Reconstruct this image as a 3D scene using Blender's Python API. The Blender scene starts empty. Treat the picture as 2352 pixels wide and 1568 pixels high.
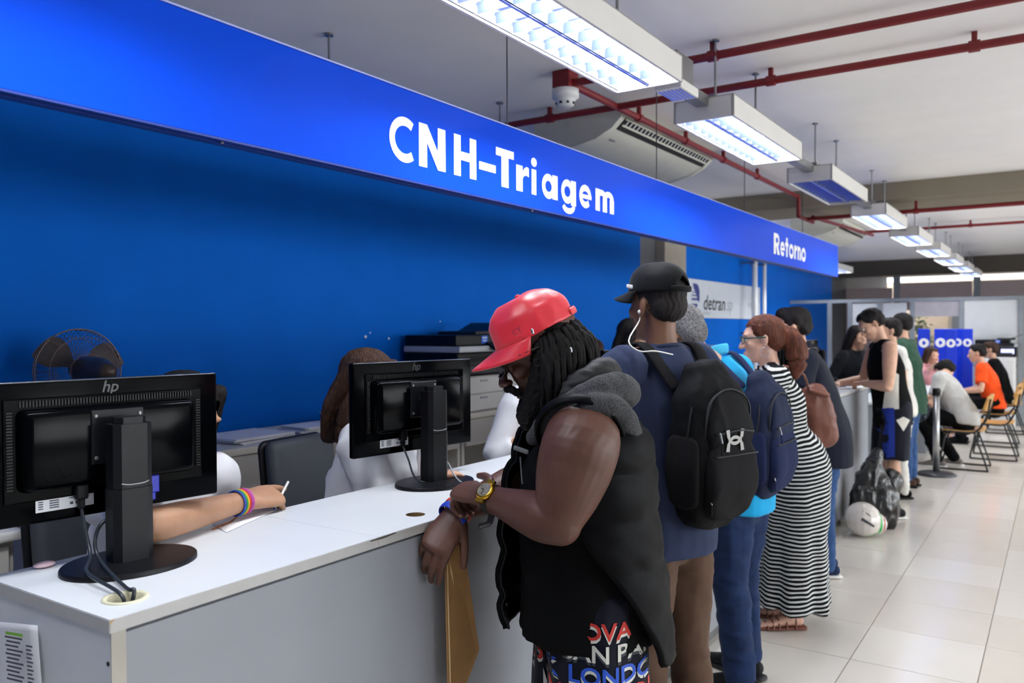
import bpy, bmesh, math, random
import numpy as np
from mathutils import Vector, Matrix, noise
from mathutils.bvhtree import BVHTree
random.seed(7); np.random.seed(7)
SC = bpy.context.scene
COL = SC.collection
PI = math.pi

# ------------------------------------------------------------------ camera
EYE = np.array([0., 0., 1.60]); FPX = 1887.3
def _cam_axes(yaw, pitch, roll):
    cy, sy, cp, sp = math.cos(yaw), math.sin(yaw), math.cos(pitch), math.sin(pitch)
    fw = np.array([-sy*cp, cy*cp, -sp]); rt = np.array([cy, sy, 0.]); dn = np.cross(fw, rt)
    cr, sr = math.cos(roll), math.sin(roll)
    return np.array([cr*rt+sr*dn, -sr*rt+cr*dn, fw])
AX = _cam_axes(*[math.radians(a) for a in (33.674, 0.884, 0.241)])
RT = np.array([0.8322, 0.5545, 0.]); FW = np.array([-0.5545, 0.8322, 0.]); UP = np.array([0., 0., 1.])
cd = bpy.data.cameras.new('camera'); cam = bpy.data.objects.new('camera', cd); COL.objects.link(cam)
m = Matrix.Identity(4)
for i in range(3):
    m[i][0] = AX[0][i]; m[i][1] = -AX[1][i]; m[i][2] = -AX[2][i]; m[i][3] = EYE[i]
cam.matrix_world = m
cd.sensor_width = 36.; cd.lens = FPX/2352*36; cd.clip_start = .05; cd.clip_end = 200
cd.dof.use_dof = True; cd.dof.focus_distance = 2.25; cd.dof.aperture_fstop = 4.0
SC.camera = cam
def U(px, py, d):
    q = np.array([(px-1176)/FPX, (py-784)/FPX, 1.])
    return EYE + d*(AX.T @ q)
def _ray(px, py): return AX.T @ np.array([(px-1176)/FPX, (py-784)/FPX, 1.])
def onX(px, py, x): r = _ray(px, py); return EYE + r*(x-EYE[0])/r[0]
def onY(px, py, y): r = _ray(px, py); return EYE + r*(y-EYE[1])/r[1]
def onZ(px, py, z): r = _ray(px, py); return EYE + r*(z-EYE[2])/r[2]

# ------------------------------------------------------------------ world, exposure
w = bpy.data.worlds.new('sky'); SC.world = w; w.use_nodes = True
bg = w.node_tree.nodes['Background']; bg.inputs[0].default_value = (.86, .92, 1., 1); bg.inputs[1].default_value = 5.0
vs = SC.view_settings; vs.view_transform = 'Standard'; vs.look = 'None'; vs.gamma = 1; vs.use_curve_mapping = False
vs.exposure = 0.1
LAMP_W = 28.0; TUBE_L = 24.0; UPLIGHT_W = 2.0; DAY_W = 180.0
SC.cycles.use_denoising = True
SC.cycles.max_bounces = 5; SC.cycles.diffuse_bounces = 4; SC.cycles.glossy_bounces = 3; SC.cycles.transmission_bounces = 4; SC.cycles.adaptive_threshold = .08
SC.cycles.sample_clamp_indirect = 6.0; SC.cycles.caustics_reflective = False; SC.cycles.caustics_refractive = False

# ------------------------------------------------------------------ materials
_M = {}
def lin(c):
    return tuple((x/12.92 if x <= .04045 else ((x+.055)/1.055)**2.4) for x in c)
def hexc(h): return lin(tuple(int(h[i:i+2], 16)/255 for i in (0, 2, 4)))
def pm(name, col, rough=.5, metal=0., var=.06, scale=9., bump=0., bscale=120., bdist=.004, spec=.5, coat=0., sss=0., sheen=0., emit=0., alpha=1., trans=0., stretch=(1, 1, 1)):
    """procedural principled material; colour is sRGB hex"""
    if name in _M: return _M[name]
    mt = bpy.data.materials.new(name); mt.use_nodes = True; nt = mt.node_tree; b = nt.nodes['Principled BSDF']
    c = hexc(col) if isinstance(col, str) else col
    tc = nt.nodes.new('ShaderNodeTexCoord'); mp = nt.nodes.new('ShaderNodeMapping'); mp.inputs['Scale'].default_value = stretch
    nt.links.new(tc.outputs['Object'], mp.inputs['Vector'])
    nz = nt.nodes.new('ShaderNodeTexNoise'); nz.inputs['Scale'].default_value = scale; nz.inputs['Detail'].default_value = 4
    nt.links.new(mp.outputs[0], nz.inputs['Vector'])
    rp = nt.nodes.new('ShaderNodeValToRGB')
    rp.color_ramp.elements[0].position = .3; rp.color_ramp.elements[1].position = .7
    rp.color_ramp.elements[0].color = tuple(max(0, x*(1-var)) for x in c)+(1,)
    rp.color_ramp.elements[1].color = tuple(min(1, x*(1+var)) for x in c)+(1,)
    nt.links.new(nz.outputs[0], rp.inputs[0]); nt.links.new(rp.outputs[0], b.inputs['Base Color'])
    b.inputs['Roughness'].default_value = rough; b.inputs['Metallic'].default_value = metal
    b.inputs['Specular IOR Level'].default_value = spec
    if coat: b.inputs['Coat Weight'].default_value = coat; b.inputs['Coat Roughness'].default_value = .08
    if sss: b.inputs['Subsurface Weight'].default_value = sss; b.inputs['Subsurface Radius'].default_value = (.01, .004, .002)
    if sheen: b.inputs['Sheen Weight'].default_value = sheen; b.inputs['Sheen Roughness'].default_value = .5
    if emit: nt.links.new(rp.outputs[0], b.inputs['Emission Color']); b.inputs['Emission Strength'].default_value = emit
    if alpha < 1: b.inputs['Alpha'].default_value = alpha
    if trans: b.inputs['Transmission Weight'].default_value = trans
    if bump:
        n2 = nt.nodes.new('ShaderNodeTexNoise'); n2.inputs['Scale'].default_value = bscale; n2.inputs['Detail'].default_value = 3
        nt.links.new(mp.outputs[0], n2.inputs['Vector'])
        bp = nt.nodes.new('ShaderNodeBump'); bp.inputs['Strength'].default_value = bump; bp.inputs['Distance'].default_value = bdist
        nt.links.new(n2.outputs[0], bp.inputs['Height']); nt.links.new(bp.outputs[0], b.inputs['Normal'])
    _M[name] = mt
    return mt

# ------------------------------------------------------------------ geometry helpers: a shell is (verts Nx3, faces)
def A(*p): return np.array(p, float)
def nrm(v): v = np.asarray(v, float); return v/(np.linalg.norm(v)+1e-12)
def lerp(a, b, t): return np.asarray(a)*(1-t)+np.asarray(b)*t
def layerS(shells, dz=.00025):
    return joinS([(v+(0, 0, k*dz), f) for k, (v, f) in enumerate(shells)])
def joinS(shells):
    V = []; F = []; n = 0
    for v, f in shells:
        V.append(v); F += [tuple(i+n for i in q) for q in f]; n += len(v)
    return (np.vstack(V), F)
def xf(sh, M=None, t=None):
    v, f = sh
    if M is not None: v = v @ np.asarray(M).T
    if t is not None: v = v + np.asarray(t)
    return (v, f)
def rotm(axis, ang):
    return np.array(Matrix.Rotation(ang, 3, Vector(axis)))
def frame(y, up=(0, 0, 1)):
    """columns x (right), y (forward), z (up)"""
    y = nrm(y); x = nrm(np.cross(y, up)); z = np.cross(x, y)
    return np.column_stack([x, y, z])
def _catmull(P, n):
    P = np.asarray(P, float)
    if len(P) < 3 or n <= 1: 
        if n <= 1: return P
        return np.vstack([P[0]*(1-t)+P[1]*t for t in np.linspace(0, 1, n+1)])
    Q = np.vstack([2*P[0]-P[1], P, 2*P[-1]-P[-2]]); out = []
    for i in range(1, len(Q)-2):
        p0, p1, p2, p3 = Q[i-1], Q[i], Q[i+1], Q[i+2]
        for k in range(n):
            t = k/n
            out.append(.5*((2*p1)+(-p0+p2)*t+(2*p0-5*p1+4*p2-p3)*t*t+(-p0+3*p1-3*p2+p3)*t**3))
    out.append(P[-1]); return np.array(out)
def tube(P, Rd, side=(0.13, .27, .95), seg=12, sub=4, cap='round', power=2.):
    P = np.asarray(P, float)
    Rd = np.array([(r, r) if np.isscalar(r) else tuple(r) for r in Rd], float)
    if len(Rd) == 1: Rd = np.repeat(Rd, len(P), 0)
    C = _catmull(P, sub); RR = np.abs(_catmull(Rd, sub))
    T = np.gradient(C, axis=0); T /= np.linalg.norm(T, axis=1)[:, None]+1e-12
    side = nrm(side); prev = side
    rings = []
    def ring(c, t, s, ra, rb):
        b = np.cross(t, s); a = np.linspace(0, 2*PI, seg, endpoint=False)
        ca, sa = np.cos(a), np.sin(a)
        if power != 2.:
            ca = np.sign(ca)*np.abs(ca)**(2/power); sa = np.sign(sa)*np.abs(sa)**(2/power)
        return c+np.outer(ca*ra, s)+np.outer(sa*rb, b)
    S = []
    for t in T:
        s = prev-(prev@t)*t
        if np.linalg.norm(s) < .05: s = np.cross(t, (1, 0, 0)) if abs(t[0]) < .8 else np.cross(t, (0, 1, 0))
        s = nrm(s); S.append(s)
        prev = s if np.linalg.norm(np.cross(side, t)) < .3 else side
    if cap == 'round':
        for a in (80, 50, 25):
            a = math.radians(a); rm = RR[0].mean()
            rings.append(ring(C[0]-T[0]*rm*math.sin(a)*.9, T[0], S[0], RR[0][0]*math.cos(a), RR[0][1]*math.cos(a)))
    for c, t, s, r in zip(C, T, S, RR): rings.append(ring(c, t, s, r[0], r[1]))
    if cap == 'round':
        for a in (25, 50, 80):
            a = math.radians(a); rm = RR[-1].mean()
            rings.append(ring(C[-1]+T[-1]*rm*math.sin(a)*.9, T[-1], S[-1], RR[-1][0]*math.cos(a), RR[-1][1]*math.cos(a)))
    V = np.vstack(rings); n = len(rings); F = []
    for i in range(n-1):
        for k in range(seg):
            k2 = (k+1) % seg
            F.append((i*seg+k, i*seg+k2, (i+1)*seg+k2, (i+1)*seg+k))
    if cap: F.append(tuple(range(seg))[::-1]); F.append(tuple((n-1)*seg+k for k in range(seg)))
    return (V, F)
def ell(c, r, M=None, nu=16, nv=10):
    V = [(0, 0, 1)]; F = []
    for i in range(1, nv):
        th = PI*i/nv
        for j in range(nu): V.append((math.sin(th)*math.cos(2*PI*j/nu), math.sin(th)*math.sin(2*PI*j/nu), math.cos(th)))
    V.append((0, 0, -1)); V = np.array(V)
    for j in range(nu): F.append((0, 1+j, 1+(j+1) % nu))
    for i in range(nv-2):
        for j in range(nu):
            a = 1+i*nu+j; b = 1+i*nu+(j+1) % nu; F.append((a, a+nu, b+nu, b))
    L = len(V)-1; o = 1+(nv-2)*nu
    for j in range(nu): F.append((L, o+(j+1) % nu, o+j))
    V = V*np.asarray(r if not np.isscalar(r) else (r, r, r))
    if M is not None: V = V @ np.asarray(M).T
    return (V+np.asarray(c), F)
def box(a, b):
    """axis aligned box from corner a to corner b"""
    x0, y0, z0 = np.minimum(a, b); x1, y1, z1 = np.maximum(a, b)
    V = np.array([(x0,y0,z0),(x1,y0,z0),(x1,y1,z0),(x0,y1,z0),(x0,y0,z1),(x1,y0,z1),(x1,y1,z1),(x0,y1,z1)], float)
    return (V, [(3,2,1,0),(4,5,6,7),(0,1,5,4),(1,2,6,5),(2,3,7,6),(3,0,4,7)])
def rbox(a, b, bev=.005, seg=2, taper=None):
    bm = bmesh.new(); v, f = box(a, b); vs_ = [bm.verts.new(p) for p in v]
    for q in f: bm.faces.new([vs_[i] for i in q])
    if taper:   # (axis, scale at the high end)
        ax, s = taper; c = v.mean(0); hi = v[:, ax].max()
        for q in bm.verts:
            if abs(q.co[ax]-hi) < 1e-6:
                for k in range(3):
                    if k != ax: q.co[k] = c[k]+(q.co[k]-c[k])*s
    bmesh.ops.bevel(bm, geom=bm.edges[:], offset=bev, segments=seg, affect='EDGES', profile=.5, clamp_overlap=True)
    bm.verts.ensure_lookup_table()
    for i, q in enumerate(bm.verts): q.index = i
    V = np.array([q.co[:] for q in bm.verts]); F = [tuple(q.index for q in fc.verts) for fc in bm.faces]; bm.free()
    return (V, F)
def bar(p0, p1, wd, th, up=(0, 0, 1)):
    """rectangular bar between two points; wd across, th along up"""
    p0 = A(*p0); p1 = A(*p1); M = frame(p1-p0, up); L = np.linalg.norm(p1-p0)
    return xf(box((-wd/2, 0, -th/2), (wd/2, L, th/2)), M, p0)
def cyl(p0, p1, r, seg=12, r2=None): return tube([p0, p1], [r, r if r2 is None else r2], seg=seg, sub=1, cap='flat')
def prism(poly, h, M=None, t=None):
    """polygon in xy extruded 0..h in z"""
    n = len(poly); V = np.array([(x, y, 0) for x, y in poly]+[(x, y, h) for x, y in poly], float)
    F = [tuple(range(n))[::-1], tuple(range(n, 2*n))]+[(i, (i+1) % n, (i+1) % n+n, i+n) for i in range(n)]
    return xf((V, F), M, t)
def disc_lathe(prof, seg=32, M=None, t=None):
    """(r,z) profile round z"""
    V = []; F = []
    for r, z in prof:
        for k in range(seg): a = 2*PI*k/seg; V.append((r*math.cos(a), r*math.sin(a), z))
    for i in range(len(prof)-1):
        for k in range(seg): k2 = (k+1) % seg; F.append((i*seg+k, i*seg+k2, (i+1)*seg+k2, (i+1)*seg+k))
    F.append(tuple(range(seg))[::-1]); F.append(tuple((len(prof)-1)*seg+k for k in range(seg)))
    return xf((np.array(V), F), M, t)
def mk(name, sh, mat, parent=None, smooth=False, label=None):
    if sh is None: return None
    V, F = sh
    me = bpy.data.meshes.new(name); V = np.asarray(V, float)
    anc = parent
    while anc is not None and anc.parent is not None: anc = anc.parent
    if anc is not None and 'base' in anc.keys():      # parts given in world coordinates
        V = V-np.array(anc.location)
    me.from_pydata([tuple(p) for p in V], [], F); me.update()
    if smooth: me.polygons.foreach_set('use_smooth', [True]*len(me.polygons))
    if mat is not None: me.materials.append(mat)
    o = bpy.data.objects.new(name, me); COL.objects.link(o)
    if parent is not None: o.parent = parent
    if label: o['label'] = label
    return o
def auto_smooth(o, ang=40):
    """smooth shading with hard edges kept"""
    me = o.data; bm = bmesh.new(); bm.from_mesh(me)
    for e in bm.edges:
        e.smooth = not (len(e.link_faces) == 2 and e.calc_face_angle(0) > math.radians(ang))
    for f in bm.faces: f.smooth = True
    bm.to_mesh(me); bm.free(); return o
def thing(name, label, cat, loc=(0, 0, 0), rz=0., group=None, world=False):
    o = bpy.data.objects.new(name, None); COL.objects.link(o); o.empty_display_size = .1
    o.location = Vector(loc); o.rotation_euler = (0, 0, rz); o['label'] = label; o['category'] = cat
    if group: o['group'] = group
    if world: o['base'] = 1
    return o
def tag(o, label, cat, group=None):
    o['label'] = label; o['category'] = cat
    if group: o['group'] = group
    return o
def struct(name, sh, mat, parent=None, smooth=False, label=None):
    o = mk(name, sh, mat, parent, smooth)
    if parent is None: o['kind'] = 'structure'
    if label: o['label'] = label
    return o
def dup(rt, loc, rz, label, group=None):
    r = rt.copy(); COL.objects.link(r); r.location = Vector(loc); r.rotation_euler = (0, 0, rz); r['label'] = label
    if group: r['group'] = group
    for ch in list(rt.children):
        c = ch.copy(); COL.objects.link(c); c.parent = r
        for g in list(ch.children):
            d = g.copy(); COL.objects.link(d); d.parent = c
    return r
def text_shell(s, size, shear=0., extr=0., bold=0.):
    cu = bpy.data.curves.new('txt', 'FONT'); cu.body = s; cu.size = size; cu.shear = shear; cu.extrude = extr; cu.offset = bold
    cu.resolution_u = 3
    o = bpy.data.objects.new('txt', cu); COL.objects.link(o)
    dg = bpy.context.evaluated_depsgraph_get(); me = bpy.data.meshes.new_from_object(o.evaluated_get(dg))
    V = np.array([v.co[:] for v in me.vertices]); F = [tuple(p.vertices) for p in me.polygons]
    bpy.data.objects.remove(o); bpy.data.curves.remove(cu); bpy.data.meshes.remove(me)
    return (V, F)
def place(sh, o, u, v, n=None):
    """flat xy shell to the plane o + x*u + y*v (+ z*n)"""
    V, F = sh; u = np.asarray(u, float); v = np.asarray(v, float)
    n = nrm(np.cross(u, v)) if n is None else np.asarray(n)
    return (np.asarray(o)+np.outer(V[:, 0], u)+np.outer(V[:, 1], v)+np.outer(V[:, 2], n), F)
# ================================================================== materials of the room
def wall_mat(name, col, rough=.45, var=.04, bump=.05):
    return pm(name, col, rough, var=var, scale=3, bump=bump, bscale=60, spec=.06)
M_BLUE = wall_mat('blue_paint', '0062c6', .6)
M_SIGN = pm('sign_blue', '0047d8', .3, var=.05, scale=1.2, spec=.1, bump=.02, bscale=8)
M_SIGND = pm('sign_frame_blue', '10308a', .4)
M_CEIL = wall_mat('ceiling_paint', 'f7f5f3', .8, var=.02)
M_BEAM = wall_mat('beam_paint', '8d8474', .7)
M_GREY = pm('partition_grey', '8f969c', .5)
M_COLM = wall_mat('column_paint', 'a9a296', .7)
M_WHITE = pm('white_paint', 'e6e6e4', .5, var=.03)
M_LAM = pm('white_laminate', 'd9dee4', .38, var=.02, scale=5, bump=.02, bscale=500)
M_LAMS = pm('counter_panel', '93979f', .5, var=.02, scale=4)
M_EDGE = pm('counter_edge_band', 'b9b9b8', .45, var=.04, scale=20)
M_DARK = pm('dark_gap', '15161a', .8)
M_RED = pm('red_pipe', '7c181e', .4, var=.08)
M_TILE = [pm('tile_a', 'e6e0d6', .22, var=.025, scale=2.2, coat=.15), pm('tile_b', 'e2dbd0', .24, var=.025, scale=2.6, coat=.15), pm('tile_c', 'e9e4db', .22, var=.02, scale=2.4, coat=.15)]
M_GROUT = pm('grout', 'a1978a', .85)
M_FIX = pm('fixture_enamel', 'd5d3cf', .4, var=.02)
M_REFL = pm('reflector', 'a8b4e0', .32, .75, var=.02)
M_BLADE = pm('louver_aluminium', '9aa8de', .3, .8, var=.03)
M_TUBE = pm('tube_phosphor', 'f4f9ff', .5, var=0, emit=TUBE_L)
M_STEEL = pm('steel', '8d8f92', .35, .9)
M_WIRE = pm('dark_wire', '4a4a4c', .5, .6)
M_CREAM = pm('cream_plastic', 'dcd9bd', .45, var=.03)
M_AC = pm('ac_plastic', 'd6d5c6', .45, var=.03)
M_BLK = pm('black_plastic', '0e0f13', .42, var=.1, bump=.03, bscale=700, spec=.25)
M_GLOSS = pm('gloss_black', '030406', .14, coat=.0, spec=.05)
M_PAPER = pm('paper', 'eceef4', .7, var=.02)
M_INK = pm('print_ink', '4a4c58', .8)

# ================================================================== the room
CEILZ = 3.03; TS = .536; XG = -.835; YG = 4.183
fl = struct('floor', box((-4.6, -3, -.12), (9, 26, -.004)), M_GROUT)
nt = M_GROUT.node_tree   # beyond the built tiles the floor material carries the same grid
bt = nt.nodes.new('ShaderNodeTexBrick'); bt.offset = 0; bt.squash = 1
bt.inputs['Color1'].default_value = hexc('e4ded3')+(1,); bt.inputs['Color2'].default_value = hexc('e1dad0')+(1,)
bt.inputs['Mortar'].default_value = hexc('a1978a')+(1,); bt.inputs['Scale'].default_value = 1
bt.inputs['Mortar Size'].default_value = .004; bt.inputs['Brick Width'].default_value = TS; bt.inputs['Row Height'].default_value = TS
tcg = nt.nodes.new('ShaderNodeTexCoord'); mpg = nt.nodes.new('ShaderNodeMapping'); mpg.inputs['Location'].default_value = (-XG % TS, -YG % TS, 0)
nt.links.new(tcg.outputs['Object'], mpg.inputs[0]); nt.links.new(mpg.outputs[0], bt.inputs[0])
nt.links.new(bt.outputs[0], nt.nodes['Principled BSDF'].inputs['Base Color']); nt.nodes['Principled BSDF'].inputs['Roughness'].default_value = .3
g = .0022
tile_me = []
for k in range(3):
    t0 = mk('floor_tile', rbox((g, g, -.0035), (TS-g, TS-g, 0), .0012, 1), M_TILE[k], fl); tile_me.append(t0.data)
    if k: bpy.data.objects.remove(t0)
    else: first_tile = t0
cnt = 0
for j in range(-4, 19):
    for i in range(-2, 5):
        if (XG+i*TS) > 1.3 and j > 2: continue
        if i >= 3 and j > -1: continue
        o = first_tile if cnt == 0 else bpy.data.objects.new('floor_tile', tile_me[random.randrange(3)])
        if cnt: COL.objects.link(o); o.parent = fl
        o.location = (XG+i*TS, YG+j*TS, random.uniform(-.0003, .0003)); cnt += 1
struct('ceiling', box((-4.6, -3, CEILZ), (9, 26, CEILZ+.15)), M_CEIL)
struct('wall_left', box((-3.9, -3, 0), (-3.75, 8.12, CEILZ)), M_BLUE)
struct('wall_left_return', joinS([box((-4.3, 8.12, 0), (-4.0, 8.34, CEILZ)), box((-4.2, 8.34, 0), (-3.86, 8.78, CEILZ))]), pm('return_grey', '5d6066', .6))
struct('trim_1', box((-4.3, 8.78, 0), (-3.75, 9.42, CEILZ)), M_COLM, label='beige concrete column in the blue wall')
struct('wall_left_far', box((-4.35, 9.42, 0), (-4.18, 19.0, CEILZ)), M_BLUE)
struct('wall_left_end', box((-4.35, 19.0, 0), (-4.18, 26, CEILZ)), pm('dim_grey', '4d5055', .7))
WY = [(1.0, 4.2), (5.0, 8.2), (9.0, 12.2), (13.0, 16.2)]
struct('wall_right', joinS([box((8.6, -3, 0), (8.8, 26, .8)), box((8.6, -3, 2.55), (8.8, 26, CEILZ))]+[box((8.6, a, .8), (8.8, b, 2.55)) for a, b in ((-3, 1.0), (4.2, 5.0), (8.2, 9.0), (12.2, 13.0), (16.2, 26))]), pm('wall_shade', 'dad8d4', .7))
for k, (a, b) in enumerate(WY):      # unseen windows right of the picture, added for daylight on the blue wall
    wo = struct('window_%d' % (k+8), joinS([box((8.66, a, .8), (8.72, a+.06, 2.55)), box((8.66, b-.06, .8), (8.72, b, 2.55)), box((8.66, (a+b)/2-.03, .8), (8.72, (a+b)/2+.03, 2.55)), box((8.66, a, .8), (8.72, b, .86)), box((8.66, a, 2.49), (8.72, b, 2.55))]), M_GREY)
    mk('window_pane', box((8.685, a+.06, .86), (8.69, b-.06, 2.49)), pm('window_glass', 'ffffff', .02, alpha=.12, var=0), wo)
    la = bpy.data.lights.new('daylight', 'AREA'); la.shape = 'RECTANGLE'; la.size = 1.6; la.size_y = 3.0; la.energy = DAY_W; la.color = (.93, .97, 1)
    o = bpy.data.objects.new('daylight', la); COL.objects.link(o); o.location = (8.95, (a+b)/2, 1.68); o.rotation_euler = (0, PI/2, 0)
struct('wall_behind', box((-4.6, -3.1, 0), (9, -2.95, CEILZ)), pm('wall_behind_grey', '6d7890', .7))
struct('trim_2', box((-4.18, 8.85, 2.86), (8.6, 9.75, CEILZ)), M_BEAM, label='brown painted ceiling beam across the hall')
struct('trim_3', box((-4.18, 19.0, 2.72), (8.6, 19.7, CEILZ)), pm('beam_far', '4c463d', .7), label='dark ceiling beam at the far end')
struct('floor_platform', box((-3.75, -2.9, 0), (-1.98, 8.1, .27)), pm('platform_tile', 'd8d2c8', .5))
struct('trim_4', box((-4.1, 9.43, 2.86), (-3.75, 9.44, CEILZ)), M_BEAM)

# far end: facade with windows, blinds, daylight behind
YE = 20.5
fr = struct('wall_back', joinS([box((-4.4, YE, 0), (9, YE+.12, .9)), box((-4.4, YE, 2.84), (9, YE+.12, CEILZ))]), pm('far_wall', 'b9b4b4', .6))
M_BLIND = pm('roller_blind', 'c9bfc0', .8, trans=0.)
_nt = M_BLIND.node_tree; _tr = _nt.nodes.new('ShaderNodeBsdfTranslucent'); _tr.inputs[0].default_value = hexc('d9d0d6')+(1,); _mxs = _nt.nodes.new('ShaderNodeMixShader'); _mxs.inputs[0].default_value = .6
_nt.links.new(_nt.nodes['Principled BSDF'].outputs[0], _mxs.inputs[1]); _nt.links.new(_tr.outputs[0], _mxs.inputs[2]); _nt.links.new(_mxs.outputs[0], _nt.nodes['Material Output'].inputs[0])
for n_, (x0, x1, zb) in enumerate([(-4.3, -3.15, .9), (-3.05, -1.55, .9), (-1.45, 0.4, .9), (.5, 2.4, .9), (2.5, 4.4, .9), (4.5, 6.4, .9), (6.5, 8.5, .9)]):
    wo = struct('window_%d' % (n_+1), joinS([box((x0-.05, YE-.02, .9), (x0+.02, YE+.1, 2.84)), box((x1-.02, YE-.02, .9), (x1+.05, YE+.1, 2.84)), box((x0, YE-.02, .9), (x1, YE+.1, .96)), box((x0, YE-.02, 2.78), (x1, YE+.1, 2.84)), box((x0, YE-.02, 1.98), (x1, YE+.08, 2.03))]), M_GREY)
    mk('roller_blind', box((x0+.03, YE-.05, 1.2 if n_ not in (1,) else 2.02), (x1-.03, YE-.04, 2.60 if n_ else 2.5)), M_BLIND, wo)
    mk('window_pane', box((x0+.02, YE+.03, .96), (x1-.02, YE+.036, 2.78)), pm('window_glass', 'ffffff', .02, alpha=.12, var=0), wo)
struct('ground_outside', box((-20, YE+.15, -.2), (20, 60, -.02)), pm('pavement', 'b5aca0', .8))
bo = thing('house_facade', 'pale beige house front seen outside through the far window', 'building', (-6, 27, 0))
mk('wall', box((-6, 0, 0), (14, 1, 2.95)), pm('stucco', 'e8cdb0', .8), bo)
for k in range(6):
    wn = mk('window', box((-4.5+k*2.6, -.03, 1.4), (-3.6+k*2.6, .05, 2.6)), pm('shutter', 'b5a493', .6), bo)
    mk('pane', box((-4.4+k*2.6, -.05, 1.5), (-3.7+k*2.6, -.02, 2.5)), pm('dark_pane', '7b7f86', .2), wn)
def leafy(name, label, c, r, n, seed):
    rng = np.random.RandomState(seed); t = thing(name, label, 'shrub', c)
    sh = []
    for i in range(n):
        d = nrm(rng.normal(size=3)); p = d*np.array(r)*rng.uniform(.5, 1)+(0, 0, r[2]); u = nrm(rng.normal(size=3)); v = nrm(np.cross(u, d)); s = .09
        sh.append((np.array([p-u*s, p+v*s*.5, p+u*s, p-v*s*.5]), [(0, 1, 2, 3)]))
    o = mk('foliage', joinS(sh), pm('leaf', '6f8d3a', .6, var=.3, scale=4), t); o['kind'] = 'stuff'
    mk('trunk', tube([(0, 0, 0), (.05, .03, r[2]*.7)], [.05, .03]), pm('bark', '5b4a3b', .9), t)
leafy('shrub', 'green shrub outside behind the blue booth panels', (-3.1, 23.2, 0), (.5, .5, 1.0), 260, 3)
leafy('shrub', 'green shrub outside left of the door post', (-3.4, 26.1, 0), (.5, .5, 1.0), 260, 4)

# grey office partition, 2.1 m high, with clear bays and white panels
YP = 15.6
pr = struct('wall_partition', joinS([box((-4.17, YP-.03, 2.04), (8.6, YP+.03, 2.10))] +
    [box((x-.035, YP-.03, 0), (x+.035, YP+.03, 2.04)) for x in (-3.47, -3.12, -2.62, -2.11, -1.36, -.52, .6, 1.8, 3.0, 4.2, 5.4, 6.6, 7.8)]), M_GREY)
M_FROST = pm('white_panel', 'd8dbdb', .5, var=.02)
for x0, x1, z0, z1 in [(-3.08, -2.66, 1.55, 2.02), (-2.58, -2.2, 1.55, 2.02), (-1.32, -.56, .98, 2.04), (-1.32, -.56, .25, .94), (-.48, .56, 0, 2.04), (.64, 1.76, 0, 2.04), (1.84, 2.96, 0, 2.04), (3.04, 4.16, 0, 2.04), (4.24, 5.36, 0, 2.04), (5.44, 6.56, 0, 2.04), (6.64, 7.76, 0, 2.04)]:
    mk('panel', box((x0, YP-.012, z0), (x1, YP+.012, z1)), M_GREY if x0 >= -.5 else M_FROST, pr)
mk('panel', box((-1.32, YP-.02, 0), (-.56, YP+.02, .25)), M_GREY, pr)
mk('panel', box((-2.07, YP-.012, 1.78), (-1.4, YP+.012, 2.04)), pm('panel_mauve', 'b0abb0', .5), pr)
mk('panel', box((-3.43, YP-.012, 0), (-2.15, YP+.012, .9)), M_GREY, pr)

# ================================================================== ceiling fixtures
def make_fixture():
    t = thing('ceiling_light', '', 'ceiling light', (0, 0, 0))
    W, L, H = .30, 1.24, .105
    hb = [box((-W/2, -L/2, 0), (-W/2+.012, L/2, H)), box((W/2-.012, -L/2, 0), (W/2, L/2, H)), box((-W/2, -L/2, H-.006), (W/2, L/2, H)),
          box((-W/2, -L/2, 0), (W/2, -L/2+.012, H)), box((-W/2, L/2-.012, 0), (W/2, L/2, H))]
    mk('housing', joinS(hb), M_FIX, t)
    # two curved reflector troughs and the centre spine
    rf = []
    for s in (-1, 1):
        prof = [(s*(.072+.062*math.cos(a)), .088-.0*a - .078*(1-abs(math.sin(a)))**1.0) for a in np.linspace(0, PI, 11)]
        V = [(x, -L/2+.013, z) for x, z in prof]+[(x, L/2-.013, z) for x, z in prof]; n = len(prof)
        rf.append((np.array(V), [(i, i+1, n+i+1, n+i) for i in range(n-1)]))
    mk('reflector', joinS(rf), M_REFL, t, smooth=True)
    mk('divider', box((-.006, -L/2+.013, .006), (.006, L/2-.013, .05)), M_BLADE, t)
    bl = joinS([(np.array([(-.128, 0, .008), (.128, 0, .008), (.128, .004, .045), (-.128, .004, .045), (.128, -.004, .045), (-.128, -.004, .045)]), [(0, 1, 2, 3), (1, 0, 5, 4), (3, 2, 4, 5)])])
    b0 = None
    for k in range(11):
        if b0 is None: b0 = mk('louver_blade', bl, M_BLADE, t); o = b0
        else: o = b0.copy(); COL.objects.link(o); o.parent = t
        o.location = (0, -L/2+(k+1)*L/12, 0)
    return t
def lamps(t, power):
    for s in (-1, 1):
        la = bpy.data.lights.new('fluorescent_tube', 'AREA'); la.shape = 'RECTANGLE'; la.size = .034; la.size_y = 1.14; la.energy = power; la.color = (.96, .98, 1)
        o = bpy.data.objects.new('fluorescent_tube', la); COL.objects.link(o); o.parent = t; o.location = (s*.072, 0, .058)
fx0 = make_fixture(); fx0_used = False
def suspension(t, ys=(-.45, .45), h=.32):
    for y in ys:
        mk('hanger', joinS([cyl((0, y, .105), (0, y, h+.108), .006, 8), box((-.02, y-.05, .105), (.02, y+.05, .15)), disc_lathe([(.02, h+.1), (.02, h+.108)], 12, t=(0, y, 0))]), M_STEEL, t)
FIXX = -1.43; FZ = 2.60
ords = ['nearest, brightest', 'second', 'third, unlit', 'fourth', 'fifth', 'sixth', 'seventh', 'eighth', 'farthest']
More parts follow.
